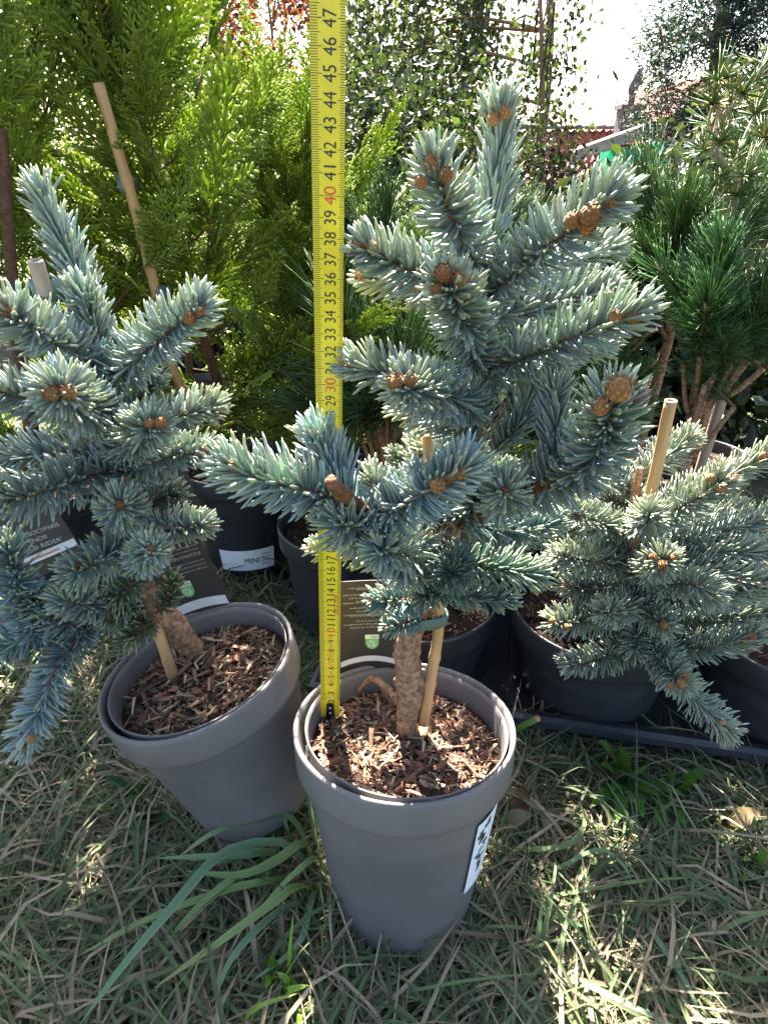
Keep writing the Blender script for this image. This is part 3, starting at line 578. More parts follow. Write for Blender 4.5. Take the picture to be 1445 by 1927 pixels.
LS((300, 1150, a), (320, 1120, a), (325, 1090, a), nl=.012, dens=40, col=(.07, .1, .05))
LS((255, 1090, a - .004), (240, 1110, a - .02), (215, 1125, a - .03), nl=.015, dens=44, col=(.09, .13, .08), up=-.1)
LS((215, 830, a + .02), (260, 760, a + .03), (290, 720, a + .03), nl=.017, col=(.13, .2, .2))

# ---- right bushy spruce and the one behind
cb = np.array(TM[1])[:3, 3] + np.array(TM[1])[:3, 2] * .10; CY = cb[1] - .05
sr = thing('blue_spruce', cb, 'low bushy grey-green spruce spreading over the tray with orange-brown buds', 'conifer')
trunk(sr, [cb, *pp((1175, 1080, CY + .002), (1185, 1000, CY), (1195, 930, CY), (1205, 880, CY))], [.008, .007, .0055, .004, .003])
def RS(*p, **k): return shoot(sr, pp(*p), **{**dict(nl=.0205, dens=62, nr=.00088, col=(.25, .30, .24), tip=(.5, .5, .28), tw=.0014), **k})
a = CY - .01
RS((1190, 1000, a), (1240, 975, a - .02), (1300, 945, a - .04), (1355, 905, a - .055), nl=0.0218, budpts=bpt((1335, 900, a - .06, .008), (1376, 902, a - .06, .0085), (1356, 920, a - .065, .008)))
RS((1200, 960, a), (1300, 930, a + .02), (1380, 890, a + .02), (1440, 858, a + .02), budpts=bpt((1436, 856, a + .015, .009), (1428, 872, a + .015, .007)))
RS((1200, 1080, a), (1225, 1070, a - .05), (1247, 1055, a - .10), nl=0.0211, dens=90, ang=(68, 55), budpts=bpt((1228, 1048, a - .108, .0065), (1247, 1063, a - .11, .0085), (1267, 1051, a - .106, .0065)))
RS((1185, 1000, a), (1130, 985, a - .02), (1075, 962, a - .04), budpts=bpt((1070, 962, a - .044, .007), (1092, 970, a - .045, .006)))
RS((1185, 1060, a), (1120, 1055, a - .03), (1058, 1048, a - .05), buds=2, bsize=.007)
RS((1200, 1010, a), (1120, 1000, a + .01), (1030, 1000, a + .01), buds=1, bsize=.006)
RS((1200, 1060, a), (1300, 1070, a - .03), (1430, 1100, a - .05), budpts=bpt((1390, 1093, a - .05, .007), (1427, 1098, a - .055, .0075)))
RS((1185, 1140, a), (1110, 1165, a - .04), (1045, 1172, a - .065), nl=0.0205, budpts=bpt((1042, 1168, a - .072, .008), (1066, 1180, a - .074, .007)))
RS((1185, 1120, a), (1215, 1150, a - .04), (1250, 1178, a - .07), budpts=bpt((1250, 1176, a - .078, .009)))
RS((1210, 1200, a - .03), (1140, 1238, a - .05), (1072, 1250, a - .065), nl=0.0192, buds=2, bsize=.006)
RS((1190, 1150, a), (1200, 1190, a - .04), (1195, 1225, a - .06), nl=0.0192)
RS((1200, 1180, a - .01), (1300, 1222, a - .05), (1420, 1196, a - .07), nl=0.0198, budpts=bpt((1415, 1198, a - .075, .009), (1400, 1206, a - .075, .006)))
RS((1200, 1190, a - .03), (1250, 1250, a - .075), (1278, 1285, a - .10), nl=0.0218, dens=80, budpts=bpt((1282, 1286, a - .11, .009), (1262, 1290, a - .108, .007), (1290, 1272, a - .106, .007)))
RS((1250, 1250, a - .075), (1310, 1320, a - .09), (1370, 1378, a - .1), nl=0.0192, dens=56, budpts=bpt((1358, 1358, a - .106, .006), (1362, 1374, a - .106, .006), (1340, 1370, a - .1, .005)))
RS((1200, 900, a + .02), (1250, 860, a + .03), (1295, 828, a + .03), buds=2, bsize=.007)
RS((1200, 940, a + .02), (1170, 900, a + .03), (1140, 870, a + .04))
RS((1200, 960, a + .02), (1120, 930, a + .03), (1060, 920, a + .03))
RS((1220, 1020, a), (1330, 1010, a), (1440, 975, a), buds=1)
RS((1220, 1040, a + .01), (1330, 1040, a - .02), (1450, 1040, a - .03), buds=1)
RS((1210, 1110, a - .01), (1310, 1130, a - .04), (1440, 1105, a - .05), buds=1)
RS((1200, 1120, a), (1130, 1110, a - .02), (1070, 1105, a - .03), buds=1)
RS((1200, 1000, a + .02), (1290, 990, a + .04), (1390, 960, a + .05), buds=1)
RS((1200, 1150, a), (1320, 1170, a - .02), (1460, 1150, a - .03))
RS((1200, 1090, a + .03), (1280, 1080, a + .05), (1360, 1060, a + .06))
RS((1190, 1110, a + .03), (1110, 1080, a + .05), (1040, 1060, a + .06), col=(.12, .18, .14))
RS((1195, 985, a - .005), (1215, 985, a - .04), (1222, 968, a - .065), dens=80)
RS((1200, 1130, a - .02), (1160, 1150, a - .06), (1140, 1150, a - .075))
RS((1210, 1090, a - .02), (1300, 1100, a - .07), (1340, 1120, a - .085))
bb = np.array(TM[0])[:3, 3] + np.array(TM[0])[:3, 2] * .10; BY = bb[1] - .04
s2 = thing('blue_spruce', bb, 'half-hidden spruce growing in the black pot behind the main stem', 'conifer')
trunk(s2, [bb, *pp((880, 1000, BY), (850, 900, BY + .005), (840, 820, BY + .01))], [.007, .006, .004, .003])
def BS(*p, **k): return shoot(s2, pp(*p), **{**dict(nl=.016, dens=54, nr=.00078, col=(.15, .22, .2), tw=.0014), **k})
for tip in ((786, 815), (745, 860), (720, 900), (700, 990), (1000, 960), (1040, 1010), (980, 1040), (1060, 1060), (820, 780), (900, 850), (960, 880)):
    BS((860, (tip[1] + 1000) / 2, BY), ((860 + tip[0]) / 2, tip[1] + 15, BY - .02), (*tip, BY - .04), buds=1, bsize=.006)

# ------------------------------------------------------------ stakes and ties
def stake(name, label, pts, r0, matname='bamboo', nodes=(.3, .7), hollow=False, cat='stake'):
    path = smooth_path(pts, 40); s = np.linspace(0, 1, 40); rad = np.full(40, r0) * (1.06 - .12 * s)
    for k in nodes: rad = rad * (1 + .22 * np.exp(-((s - k) / .012) ** 2))
    t = thing(name, path[0], label, cat); m_ = MB(); tube(m_, path, rad, 12, bump=.015, cap=True); cane = obj('cane', m_, M[matname], t)
    if hollow:
        d = nrm(path[-1] - path[-2]); e = MB(); lathe(e, [(rad[-1], .0), (rad[-1] * 1.04, .0015), (rad[-1] * .7, .0018), (rad[-1] * .55, .0)], frame_M(path[-1], d), 12); obj('cut_end', e, M[matname], t)
        f = MB(); lathe(f, [(rad[-1] * .56, .0004), (.0001, .0004)], frame_M(path[-1], d), 12); obj('hollow', f, M['ink'], t)  # flat dark disc paints the shade inside the cane end
    return t
stake('bamboo_stake', 'short tan bamboo stake tied to the main spruce stem', pp((797, 1362, T0 - .002), (812, 1270, T0 + .006), (826, 1165, T0 + .014), (818, 1000, T0 + .035), (803, 818, T0 + .055)), .0042, nodes=(.2, .33, .75))
stake('bamboo_stake', 'cut bamboo stub pushed into the mulch of the tilted pot', [PZ(326, 1275, LEFT_RIM[2] - .03), *pp((322, 1262, LY - .03), (300, 1195, LY - .022), (285, 1150, LY - .012))], .0048, nodes=(.45,))
stake('bamboo_stake', 'thick hollow bamboo cane with its cut end above the bushy spruce', [cb, *pp((1208, 980, CY - .03), (1262, 757, CY - .035))], .0052, 'bamboo', nodes=(.35,), hollow=True)
stake('bamboo_stake', 'greyish bamboo cane strapped to the top of the leaning spruce', pp((262, 1090, LY - .005), (180, 850, LY - .01), (100, 600, LY - .03), (68, 495, LY - .035)), .0048, 'bamboo_old', nodes=(.3, .8), hollow=True)
def band(name, label, a, ra, b, rb_, zdir, hgt, th=.0012, knot=None):
    """flat strap round two stems a and b"""
    a, b = np.array(a), np.array(b); z = nrm(np.array(zdir)); u = b - a; u = nrm(u - z * np.dot(u, z)); v = np.cross(z, u); pts = []
    for k in range(13): q = math.pi / 2 + math.pi * k / 12; pts.append(a + (u * math.cos(q) + v * math.sin(q)) * (ra + .001))
    for k in range(13): q = -math.pi / 2 + math.pi * k / 12; pts.append(b + (u * math.cos(q) + v * math.sin(q)) * (rb_ + .001))
    pts = np.array(pts); n = len(pts); c = (a + b) / 2; out = nrm(pts - c); V = []
    for k in range(n):
        wv = z * .0012 * math.sin(k * .9)
        V += [pts[k] - z * hgt / 2 + wv, pts[k] + z * hgt / 2 + wv, pts[k] + out[k] * th + z * hgt / 2 + wv, pts[k] + out[k] * th - z * hgt / 2 + wv]
    m_ = MB(); m_.add(V, [(k * 4 + j, k * 4 + (j + 1) % 4, ((k + 1) % n) * 4 + (j + 1) % 4, ((k + 1) % n) * 4 + j) for k in range(n) for j in range(4)])
    t = thing(name, a, label, 'tie'); obj('strap', m_, M['tie'], t)
    k_ = MB(); e = pts[2]
    tube(k_, smooth_path([e, e - v * .004 + z * .006, e - v * .003 + z * .014 - u * .003], 6), [.0028, .003, .0028, .0022, .0016, .0008], 6); obj('strap_end', k_, M['tie'], t)
band('plant_tie', 'dark green strap binding the main stem to its stake', P(783, 1163, T0 + .016), .0092, P(826, 1163, T0 + .014), .0045, (0.05, .1, 1), .0095)
band('plant_tie', 'dark green strap holding the leaning spruce leader to its cane', P(172, 545, LY - .01), .003, P(84, 545, LY - .03), .0052, (-.15, .1, 1), .0125)
band('plant_tie', 'grey-green strap round the knobbly stem of the leaning spruce', P(262, 1078, LY - .006), .0098, P(238, 1090, LY - .004), .005, (-.1, .1, 1), .010)

# ------------------------------------------------------------ lettering helper
TXT = {}
def text_tris(s, bold=False):
    if s in TXT: return TXT[s]
    cu = bpy.data.curves.new('lettering', 'FONT'); cu.body = s; cu.size = 1.0; cu.resolution_u = 3; cu.align_x = 'LEFT'; cu.fill_mode = 'FRONT' if hasattr(cu, 'fill_mode') else cu.fill_mode
    o = bpy.data.objects.new('lettering', cu); COL.objects.link(o); dg = bpy.context.evaluated_depsgraph_get(); dg.update()
    me = bpy.data.meshes.new_from_object(o.evaluated_get(dg)); me.calc_loop_triangles()
    v = np.array([x.co[:] for x in me.vertices]).reshape(-1, 3); t = np.array([x.vertices[:] for x in me.loop_triangles]).reshape(-1, 3)
    bpy.data.objects.remove(o); bpy.data.meshes.remove(me); bpy.data.curves.remove(cu)
    TXT[s] = (v, t); return v, t
def put_text(mb, s, fn, x, y, h, wid=None, align='l', rot=0):
    """text in a 2D plane (h = capital height, wid = total width); fn maps (N,2) to 3D"""
    v, t = text_tris(s); 
    if not len(v): return
    v = v[:, :2].copy(); v[:, 0] -= v[:, 0].min(); W = max(v[:, 0].max(), 1e-6); v[:, 1] *= h / .7; v[:, 0] *= (wid / W if wid else h / .7)
    if align == 'c': v[:, 0] -= v[:, 0].max() / 2; v[:, 1] -= h / 2
    c, s_ = math.cos(rot), math.sin(rot); p = np.stack([x + v[:, 0] * c - v[:, 1] * s_, y + v[:, 0] * s_ + v[:, 1] * c], 1)
    mb.add(fn(p), None, t)

# ------------------------------------------------------------ tape measure
def tape():
    b0 = np.array([-.0461, .357, CAMZ - .423]); top = np.array([-.0248, .343, CAMZ - .423 + .47]); d = top - b0; L = .78; ax = nrm(d)
    u = nrm(np.cross(ax, [0, 1., 0])); u = -u if u[0] < 0 else u
    n = np.cross(u, ax); n = -n if n[1] > 0 else n                     # faces the camera
    K = 5.2
    def surf(p, off=0.0):
        x = p[:, 0]; nn = K * x * x
        return b0 + np.outer(x, u) + np.outer(p[:, 1], ax) + np.outer(nn + off, n)
    t = thing('tape_measure', b0, 'yellow steel tape measure blade standing upright in the pot', 'tape measure')
    m_ = MB(); xs_ = np.linspace(-.008, .008, 13); ws = np.linspace(.0, L, 60); g = np.array([(x, w_) for w_ in ws for x in xs_]); nv = len(g)
    f = surf(g); bk = surf(g, -.00018); q = [(i_ * 13 + j_, i_ * 13 + j_ + 1, (i_ + 1) * 13 + j_ + 1, (i_ + 1) * 13 + j_) for i_ in range(59) for j_ in range(12)]; q = np.array(q)
    rim = [(i_ * 13, (i_ + 1) * 13, nv + (i_ + 1) * 13, nv + i_ * 13) for i_ in range(59)] + [(i_ * 13 + 12, nv + i_ * 13 + 12, nv + (i_ + 1) * 13 + 12, (i_ + 1) * 13 + 12) for i_ in range(59)]
    m_.add(np.vstack([f, bk]), np.vstack([q, q[:, ::-1] + nv, rim])); obj('blade', m_, M['tape'], t)
    tk = MB(); rd = MB(); nb = MB()
    def bar(mb, x0, x1, w0, w1):
        xs2 = np.linspace(x0, x1, 4); p = np.array([(x, w_) for w_ in (w0, w1) for x in xs2]); mb.add(surf(p, .00012), [(k, k + 1, k + 5, k + 4) for k in range(3)])
    for mm in range(22, int(L * 1000)):
        w_ = mm / 1000; a = .0034 if mm % 10 else .0052
        if mm % 10 == 5: a = .0043
        hw = .00013 if mm % 10 else .00016
        bar(tk, -.0079, -.0079 + a, w_ - hw, w_ + hw); bar(tk, .0079 - a * .62, .0079, w_ - hw, w_ + hw)
        if mm % 100 == 0: bar(tk, -.0079, .0079, w_ - .0001, w_ + .0001)
    obj('tick_marks', tk, M['tapeblack'], t, smooth=False, kind='stuff')
    fn = lambda p: surf(p, .00014)
    for cm in range(2, int(L * 100)):
        tgt = MB(); small = cm < 10
        put_text(tgt, str(cm), fn, .0008, cm / 100, .0050 if small else .0062, (.0032 if small else .0066 if cm % 10 else .0085), 'c', math.pi / 2); obj('numeral', tgt, M['tapered' if cm % 10 == 0 else 'tapeblack'], t, smooth=False)
    def box_out(x, w_, hx, hw):
        for s_ in (-1, 1):
            bar(rd, x - hx, x + hx, w_ + s_ * hw - .0001, w_ + s_ * hw + .0001); bar(rd, x + s_ * hx - .00012, x + s_ * hx + .00012, w_ - hw, w_ + hw)
    put_text(rd, '5m', fn, .0006, .0445, .0026, .0036, 'c', math.pi / 2); box_out(.0006, .0445, .0024, .0026)
    put_text(rd, 'II', fn, .0006, .0545, .0022, .0022, 'c', math.pi / 2)
    put_text(rd, 'CE', fn, .0006, .0655, .0036, .0056, 'c', math.pi / 2)
    put_text(rd, 'M21', fn, .0006, .0752, .0026, .0042, 'c', math.pi / 2); box_out(.0006, .0752, .0022, .0028)
    put_text(rd, '0122', fn, .0006, .0855, .0024, .0048, 'c', math.pi / 2); put_text(rd, '20°C', fn, .0006, .0948, .0022, .0042, 'c', math.pi / 2)
    bl = MB(); put_text(bl, 'DEXTER', fn, .0048, .128, .0030, .019, 'c', math.pi / 2); obj('brand_lettering', bl, M['tapered'], t, smooth=False); put_text(rd, 'A', fn, .0050, .170, .0028, .0028, 'c', math.pi / 2); put_text(rd, 'GH', fn, .0050, .190, .0028, .0055, 'c', math.pi / 2)
    obj('red_print', rd, M['tapered'], t, smooth=False, kind='stuff')
    hk = MB(); pr = [(-.0040, -.003), (.0040, -.003), (.0030, .016), (.0022, .0178), (-.0022, .0178), (-.0030, .016)]
    A = surf(np.array(pr), .0003) ; B = surf(np.array(pr), .0012); hk.add(np.vstack([A, B]), [(k, (k + 1) % 6, 6 + (k + 1) % 6, 6 + k) for k in range(6)] + [(6, 7, 8, 11), (8, 9, 10, 11)])
    h = obj('hook', hk, M['tapeblack'], t, smooth=False)
    for w_ in (.006, .0125):
        r_ = MB(); c = surf(np.array([[0, w_]]), .0012)[0]; lathe(r_, [(.0013, 0), (.0012, .0005), (.0006, .0009), (.0001, .001)], frame_M(c, n), 14); obj('rivet', r_, M['metal'], h)
    r_ = MB(); c = surf(np.array([[.0008, .0243]]), .0002)[0]; lathe(r_, [(.0011, .0), (.0009, .0003), (.0001, .0002)], frame_M(c, n), 14); obj('eyelet', r_, M['white'], t)
tape()

# ------------------------------------------------------------ plant tags and stickers
def plane_fn(o, ux, uy, n, curve=0.0):
    return lambda p, off=.00025: o + np.outer(p[:, 0], ux) + np.outer(p[:, 1], uy) + np.outer(off + curve * p[:, 0] ** 2, n)
def card(name, label, o, ux, uy, W, H, curve=0.0, corner=.004):
    ux = nrm(np.array(ux, float)); uy = np.array(uy, float); uy = nrm(uy - ux * np.dot(ux, uy)); n = np.cross(ux, uy)
    if np.dot(n, np.array([0, 0, CAMZ]) - o) < 0: n = -n
    fn = plane_fn(np.array(o, float), ux, uy, n, curve); t = thing(name, o, label, 'plant tag')
    xs_ = np.linspace(-W / 2, W / 2, 11); g = np.array([(x, y) for y in (0, corner, H - corner, H) for x in xs_]); ins = np.where((g[:, 1] < 1e-6) | (g[:, 1] > H - 1e-6), 1 - 2 * corner / W, 1); g[:, 0] *= ins
    q = np.array([(r * 11 + c, r * 11 + c + 1, (r + 1) * 11 + c + 1, (r + 1) * 11 + c) for r in range(3) for c in range(10)]); ed = list(range(11)) + [21, 32] + list(range(43, 32, -1)) + [22, 11]
    m_ = MB(); N0 = len(g); m_.add(np.vstack([fn(g, 0), fn(g, -.0005)]), np.vstack([q, q[:, ::-1] + N0, [(ed[k], ed[(k + 1) % len(ed)], N0 + ed[(k + 1) % len(ed)], N0 + ed[k]) for k in range(len(ed))]]))
    obj('card', m_, M['card'], t, smooth=False); return t, fn
def poly(mb, fn, pts, off=.0003):
    p = np.array(pts); c = p.mean(0); mb.add(fn(np.vstack([p, c]), off), None, [(k, (k + 1) % len(p), len(p)) for k in range(len(p))])
def mps(t, fn, cx, cy, s, flip):
    f = 1
    g2 = lambda p, off=.0004: fn(np.stack([cx + f * p[:, 0] * s, cy + f * p[:, 1] * s], 1), off)
    a = np.linspace(0, -np.pi, 15); m1 = MB(); poly(m1, g2, [(-.5, .1)] + [(.5, .1)] + [(.5 * math.cos(q), .62 * math.sin(q)) for q in a], .0004); poly(m1, g2, [(-.5, .1), (.5, .1), (.5, .3), (-.5, .3)], .00042); obj('emblem_shield', m1, M['mps'], t, smooth=False)
    m2 = MB(); poly(m2, g2, [(-.52, .32), (.52, .32), (.52, .72), (-.52, .72)], .00044)
    for k in range(26):
        r_ = np.random.default_rng(k); q = r_.random() * 6.28; rr = .36 * math.sqrt(r_.random()); c = np.array([rr * math.cos(q), -.12 + rr * math.sin(q) * .9]); w_ = .05 + .03 * r_.random(); h_ = r_.random() * 3
        poly(m2, g2, [c + w_ * np.array([math.cos(h_ + k2 * 2.09), math.sin(h_ + k2 * 2.09)]) for k2 in range(3)], .0005)
    obj('emblem_leaves', m2, M['mpsw'], t, smooth=False)
    m3 = MB(); put_text(m3, 'MPS', lambda p: g2(p, .0006), .18, .52, .22, .5, 'c', math.pi if flip else 0); obj('emblem_lettering', m3, M['ink'], t, smooth=False)
def care_lines(mb, fn, x0, x1, y0, y1, n, flip, h=.0016):
    words = ['de hoogte van de plant en de voeding', 'im Garten bringt Kraft und Freude an', 'pour la plantation au jardin et en pot', 'die Grundlage der Bepflanzung ist gut', 'bring also water regularly and feed it', 'placer au soleil ou a la mi-ombre dans', 'na de bloei snoeien en goed water geven']
    for k in range(n):
        y = y0 + (y1 - y0) * (k + (.6 if k % 4 == 3 else 0)) / n
        if flip: put_text(mb, words[k % 7], fn, x1, y, h, (x1 - x0) * (.86 + .13 * math.sin(k * 2.1)), 'l', math.pi)
        else: put_text(mb, words[k % 7], fn, x0, y, h, (x1 - x0) * .95, 'l')
def white_arc(t, fn, W, y0, y1, sag, name='white_edge'):
    m_ = MB(); xs_ = np.linspace(-W / 2 + .001, W / 2 - .001, 15); p = np.array([(x, y + sag * (1 - (2 * x / W) ** 2) * s) for y, s in ((y0, 1), (y1, 1)) for x in xs_]); m_.add(fn(p, .0003), [(k, k + 1, k + 16, k + 15) for k in range(14)]); obj(name, m_, M['white'], t, smooth=False)
# the main pot's upturned tag: stands against the back wall of the pot
o = P(697, 1262, .408); t, fn = card('plant_tag', 'dark grey plant tag with upside-down print and a green emblem in the main pot', o, (1, .05, 0), (0.0, .10, 1), .058, .098, 2.0)
white_arc(t, fn, .056, .0055, .0115, .006)
l = MB(); care_lines(l, lambda p: fn(p, .0005), -.024, .025, .050, .095, 13, True); obj('lettering', l, M['print'], t, smooth=False); mps(t, fn, .002, .0325, .012, True)
# tag stuck upside down in the tilted pot
o = P(382, 1150, LY + .045); t, fn = card('plant_tag', 'dark plant tag with upside-down print standing in the tilted pot', o, (1, .05, .32), (-.34, .12, 1), .062, .105, 1.5)
white_arc(t, fn, .060, .001, .011, .003)
l = MB(); care_lines(l, lambda p: fn(p, .0005), -.026, .026, .046, .10, 13, True); obj('lettering', l, M['print'], t, smooth=False); mps(t, fn, -.004, .027, .013, True)
# upright tags of the golden conifers
def name_tag(o, ux, uy, label, W=.075, H=.10):
    t, fn = card('plant_tag', label, o, ux, uy, W, H, .5)
    l = MB()
    for k, s in enumerate(('CUPRESSOCYPARIS', 'LEYLANDII', "'GOLD RIDER'")): put_text(l, s, lambda p: fn(p, .0005), -W / 2 + .008, H * .50 - k * .0075, .0042, min(.0042 * len(s), W - .014))
    obj('lettering', l, M['print'], t, smooth=False)
    m_ = MB(); poly(m_, fn, [(-W / 2 + .003, .014), (W / 2 - .001, .018), (W / 2 - .001, .026), (-W / 2 + .003, .022)], .0003); obj('white_stripe', m_, M['white'], t, smooth=False)
    m_ = MB(); poly(m_, fn, [(-W / 2 + .004, .0165), (W / 2 - .02, .0195), (W / 2 - .02, .0215), (-W / 2 + .004, .0185)], .0005); obj('red_stripe', m_, M['red'], t, smooth=False)
name_tag(P(108, 1072, .50), (1, .1, .34), (-.3, .1, 1), 'black name tag with white and red stripe beside the leaning spruce', .07, .085)
name_tag(P(318, 1010, .56), (1, .08, .16), (-.16, .1, 1), 'black name tag half hidden behind the leaning spruce stem', .085, .12)
def cyl_patch(Mp, r0, r1, h, a0, a1, z0, z1, off):
    def fn(p):                     # p in 0..1
        a = a0 + (a1 - a0) * p[:, 0]; z = z0 + (z1 - z0) * p[:, 1]; r_ = r0 + (r1 - r0) * z / h + off
        return xf(np.stack([r_ * np.cos(a), r_ * np.sin(a), z], 1), Mp)
    return fn
def rounded(n=6, c=.12): 
    out = []
    for cx, cy, s in ((1 - c, 1 - c, 0), (c, 1 - c, 1), (c, c, 2), (1 - c, c, 3)):
        for k in range(n): q = (s + k / (n - 1)) * math.pi / 2; out.append((cx + c * math.cos(q), cy + c * math.sin(q)))
    return out
def sticker(pot, fn, marks, cx=.25):
    m_ = MB(); g = np.array([(x, y) for y in np.linspace(0, 1, 12) for x in np.linspace(0, 1, 12)]); g[:, 0] = np.clip(g[:, 0], .0, 1); m_.add(fn(g), [(r * 12 + c, r * 12 + c + 1, (r + 1) * 12 + c + 1, (r + 1) * 12 + c) for r in range(11) for c in range(11)])
    s = obj('sticker', m_, M['sticker'], pot); return s
f0 = cyl_patch(MAIN, .0585, .0798, POT_H - .03, R(-48), R(0), .066, .142, .0022); s = sticker(potA, f0, None)
mk = MB(); f1 = lambda p: cyl_patch(MAIN, .0585, .0798, POT_H - .03, R(-48), R(0), .066, .142, .0027)(p)
r_ = np.random.default_rng(9)
for k in range(16):                                                  # unreadable ink marks
    x, y = .10 + .16 * r_.random(), .93 - .047 * k; a, b_ = .015 + .05 * r_.random(), .008 + .014 * r_.random(); sh = r_.normal() * .02
    mk.add(f1(np.array([(x - a, y - b_), (x + a, y - b_ + sh), (x + a, y + b_ + sh), (x - a, y + b_)])), [(0, 1, 2, 3)])
obj('sticker_print', mk, M['ink'], s, smooth=False, kind='stuff')

# ------------------------------------------------------------ golden conifers (behind, left)
def cord(mb, a, b, r0, r1, c0, c1, bend):
    pass
def spray_mesh(seed):
    g = np.random.default_rng(seed); B, D, Ls, Rr, Bd, C0, C1 = [], [], [], [], [], [], []
    def add(b, d, L, r_, bend, k): B.append(b); D.append(d); Ls.append(L); Rr.append(r_); Bd.append(bend); C0.append(k); 
    def sub(p0, d0, L, lvl, nrmv):
        d0 = d0 / np.linalg.norm(d0); side = np.cross(nrmv, d0); n = max(3, int(L / (.0052 if lvl == 0 else .0040))); 
        add(p0, d0, L, .0019 if lvl == 0 else .0015 if lvl == 1 else .0013, np.zeros(3) + [0, 0, .02], lvl)
        if lvl >= 2: return
        for k in range(1, n):
            f = k / n; sg = 1 if k % 2 else -1; an = R(38 + g.normal() * 6) - .12 * f
            dd = d0 * math.cos(an) + side * sg * math.sin(an) + nrmv * g.normal() * .14
            ll = L * (.40 if lvl == 0 else .34) * (1 - f) ** .75 * (.75 + .4 * g.random()) + .004
            sub(p0 + d0 * L * f + np.array([0, 0, .02]) * L * f * f, dd, ll, lvl + 1, nrmv + g.normal(size=3) * .15)
    sub(np.zeros(3), np.array([0, 0, 1.]), .15, 0, np.array([0, 1., 0]))
    B, D, Ls, Rr, Bd = map(np.array, (B, D, Ls, Rr, Bd)); lv = np.array(C0)[:, None]
    hgt = np.clip((B[:, 2:3] + Ls[:, None] * .6) / .15, 0, 1); out = np.clip(np.abs(B[:, 0:1]) / .04, 0, 1)
    new = np.clip(.25 + .55 * hgt * (.4 + .6 * out) + .15 * g.normal(size=(len(B), 1)), 0, 1)
    c0 = np.array([.12, .21, .03]) * (1 - new) + np.array([.40, .47, .06]) * new
    c1 = c0 * .45 + np.array([.56, .58, .12]) * .55
    m_ = MB(); needles(m_, B, D, Ls, Rr, Bd, c0, c1, sides=3, rings=(0, .5, .85), rp=(.8, 1, .8)); return m_.mesh('spray', M['ley'])
SPR = [spray_mesh(40 + k) for k in range(7)]
def cypress(label, base, top, nbr, rad, seed, z_start=.12, sc=1.0, per=5, bot_r=1.0):
    g = np.random.default_rng(seed); t = thing('golden_cypress', base, label, 'conifer', None)
    path = smooth_path([base, (np.array(base) * .5 + np.array(top) * .5) + g.normal(size=3) * .006, top], 30); m_ = MB(); tube(m_, path, np.linspace(.009, .003, 30), 9, bump=.06); obj('trunk', m_, M['leybark'], t)
    H = np.linalg.norm(np.array(top) - base)
    for k in range(nbr):
        f = z_start + (1 - z_start) * (k + .5) / nbr; s = path[min(29, int(f * 29))]; az = k * 2.39996 + g.normal() * .25; el = R(np.interp(f, [0, .3, 1], [2, 32, 62]) + g.normal() * 8); Lb = rad * (1.0 - .62 * f) * (.75 + .4 * g.random())
        d = np.array([math.cos(az) * math.cos(el), math.sin(az) * math.cos(el), math.sin(el)]); e = s + d * Lb + np.array([0, 0, .02])
        bp = smooth_path([s, s + d * Lb * .5 - [0, 0, .012], e], 8); m_ = MB(); tube(m_, bp, np.linspace(.0026, .001, 8), 5); br = obj('branch', m_, M['leybark'], t)
        hz = nrm(np.cross(d, [0, 0, 1.]))
        for q in range(per):
            u = (q + .6) / per if q < per - 1 else 1.0; p0 = bp[min(7, int(u * 7))]; sg = 1 if q % 2 else -1
            dd = d * (.8 + .3 * u) + hz * sg * (.75 * (1 - u) + .05) + np.array([0, 0, .25]) + g.normal(size=3) * .16
            nv = np.cross(dd, hz) * .5 + g.normal(size=3) * .5 + np.array([0, -.3, .3])
            if q == per - 1: dd = d + np.array([0, 0, .35]) + g.normal(size=3) * .1
            inst('spray', SPR[g.integers(7)], frame_M(p0, dd, np.cross(nv, dd), sc * (.7 + .45 * g.random()) * (1 - .25 * f)), br)
    return t
def bg_pot(label, c, r_top, h, seed, name='plant_pot'):
    z = gz(c[0], c[1]) - .004; mp = pot_matrix((c[0], c[1], z + h), 4, 0, h); return make_pot(name, label, mp, r_top, r_top * .74, h, .02, 'potblack', 0, 60, seed, liner=False), mp
A0 = np.array([-.235, .90]); pA, mA = bg_pot('black pot with a white sticker under the bright conifers', A0, .10, .20, 61)
za = gz(*A0) + .19
f0 = cyl_patch(mA, .074, .0925, .2 - .03, R(-112), R(-50), .035, .075, .0025); s = sticker(pA, f0, None)
mk = MB(); f1 = lambda p: cyl_patch(mA, .074, .0925, .17, R(-112), R(-50), .035, .075, .0032)(p); put_text(mk, 'MINI', f1, .58, .5, .26, .26, 'c', .0)
for k in range(4): mk.add(f1(np.array([(.76 + .04 * q, .25 + .16 * k + e) for e in (0, .03) for q in range(5)])), [(q, q + 1, q + 6, q + 5) for q in range(4)])
obj('sticker_print', mk, M['ink'], s, smooth=False, kind='stuff')
baseA = np.array([A0[0], A0[1], za]); topA = P(150, -140, .82)
cypress('golden-green leyland cypress tied to a leaning bamboo cane', baseA, topA, 26, .21, 71, .06, 1.25, 4)
stake('bamboo_stake', 'long tan bamboo cane leaning among the golden cypress sprays', [baseA + [.012, -.015, -.05], P(345, 740, .80), P(270, 450, .765), P(185, 155, .76)], .0062, nodes=(.22, .45, .62, .8))
for k, (x, y) in enumerate(((237, 348), (297, 548))):
    band('plant_tie', ['dark strap high on the long bamboo cane', 'dark strap lower on the long bamboo cane'][k], P(x, y, .765 + .01 * k), .0066, P(x + 14, y, .785), .005, (-.2, 0, 1), .014)
B0 = np.array([-.07, 1.02]); pB, mB = bg_pot('black pot behind the yellow tape measure', B0, .10, .20, 62)
cypress('dense bright golden cypress behind the tape measure', np.array([*B0, gz(*B0) + .19]), P(525, 300, 1.06), 30, .24, 72, .02, 1.05, 5)
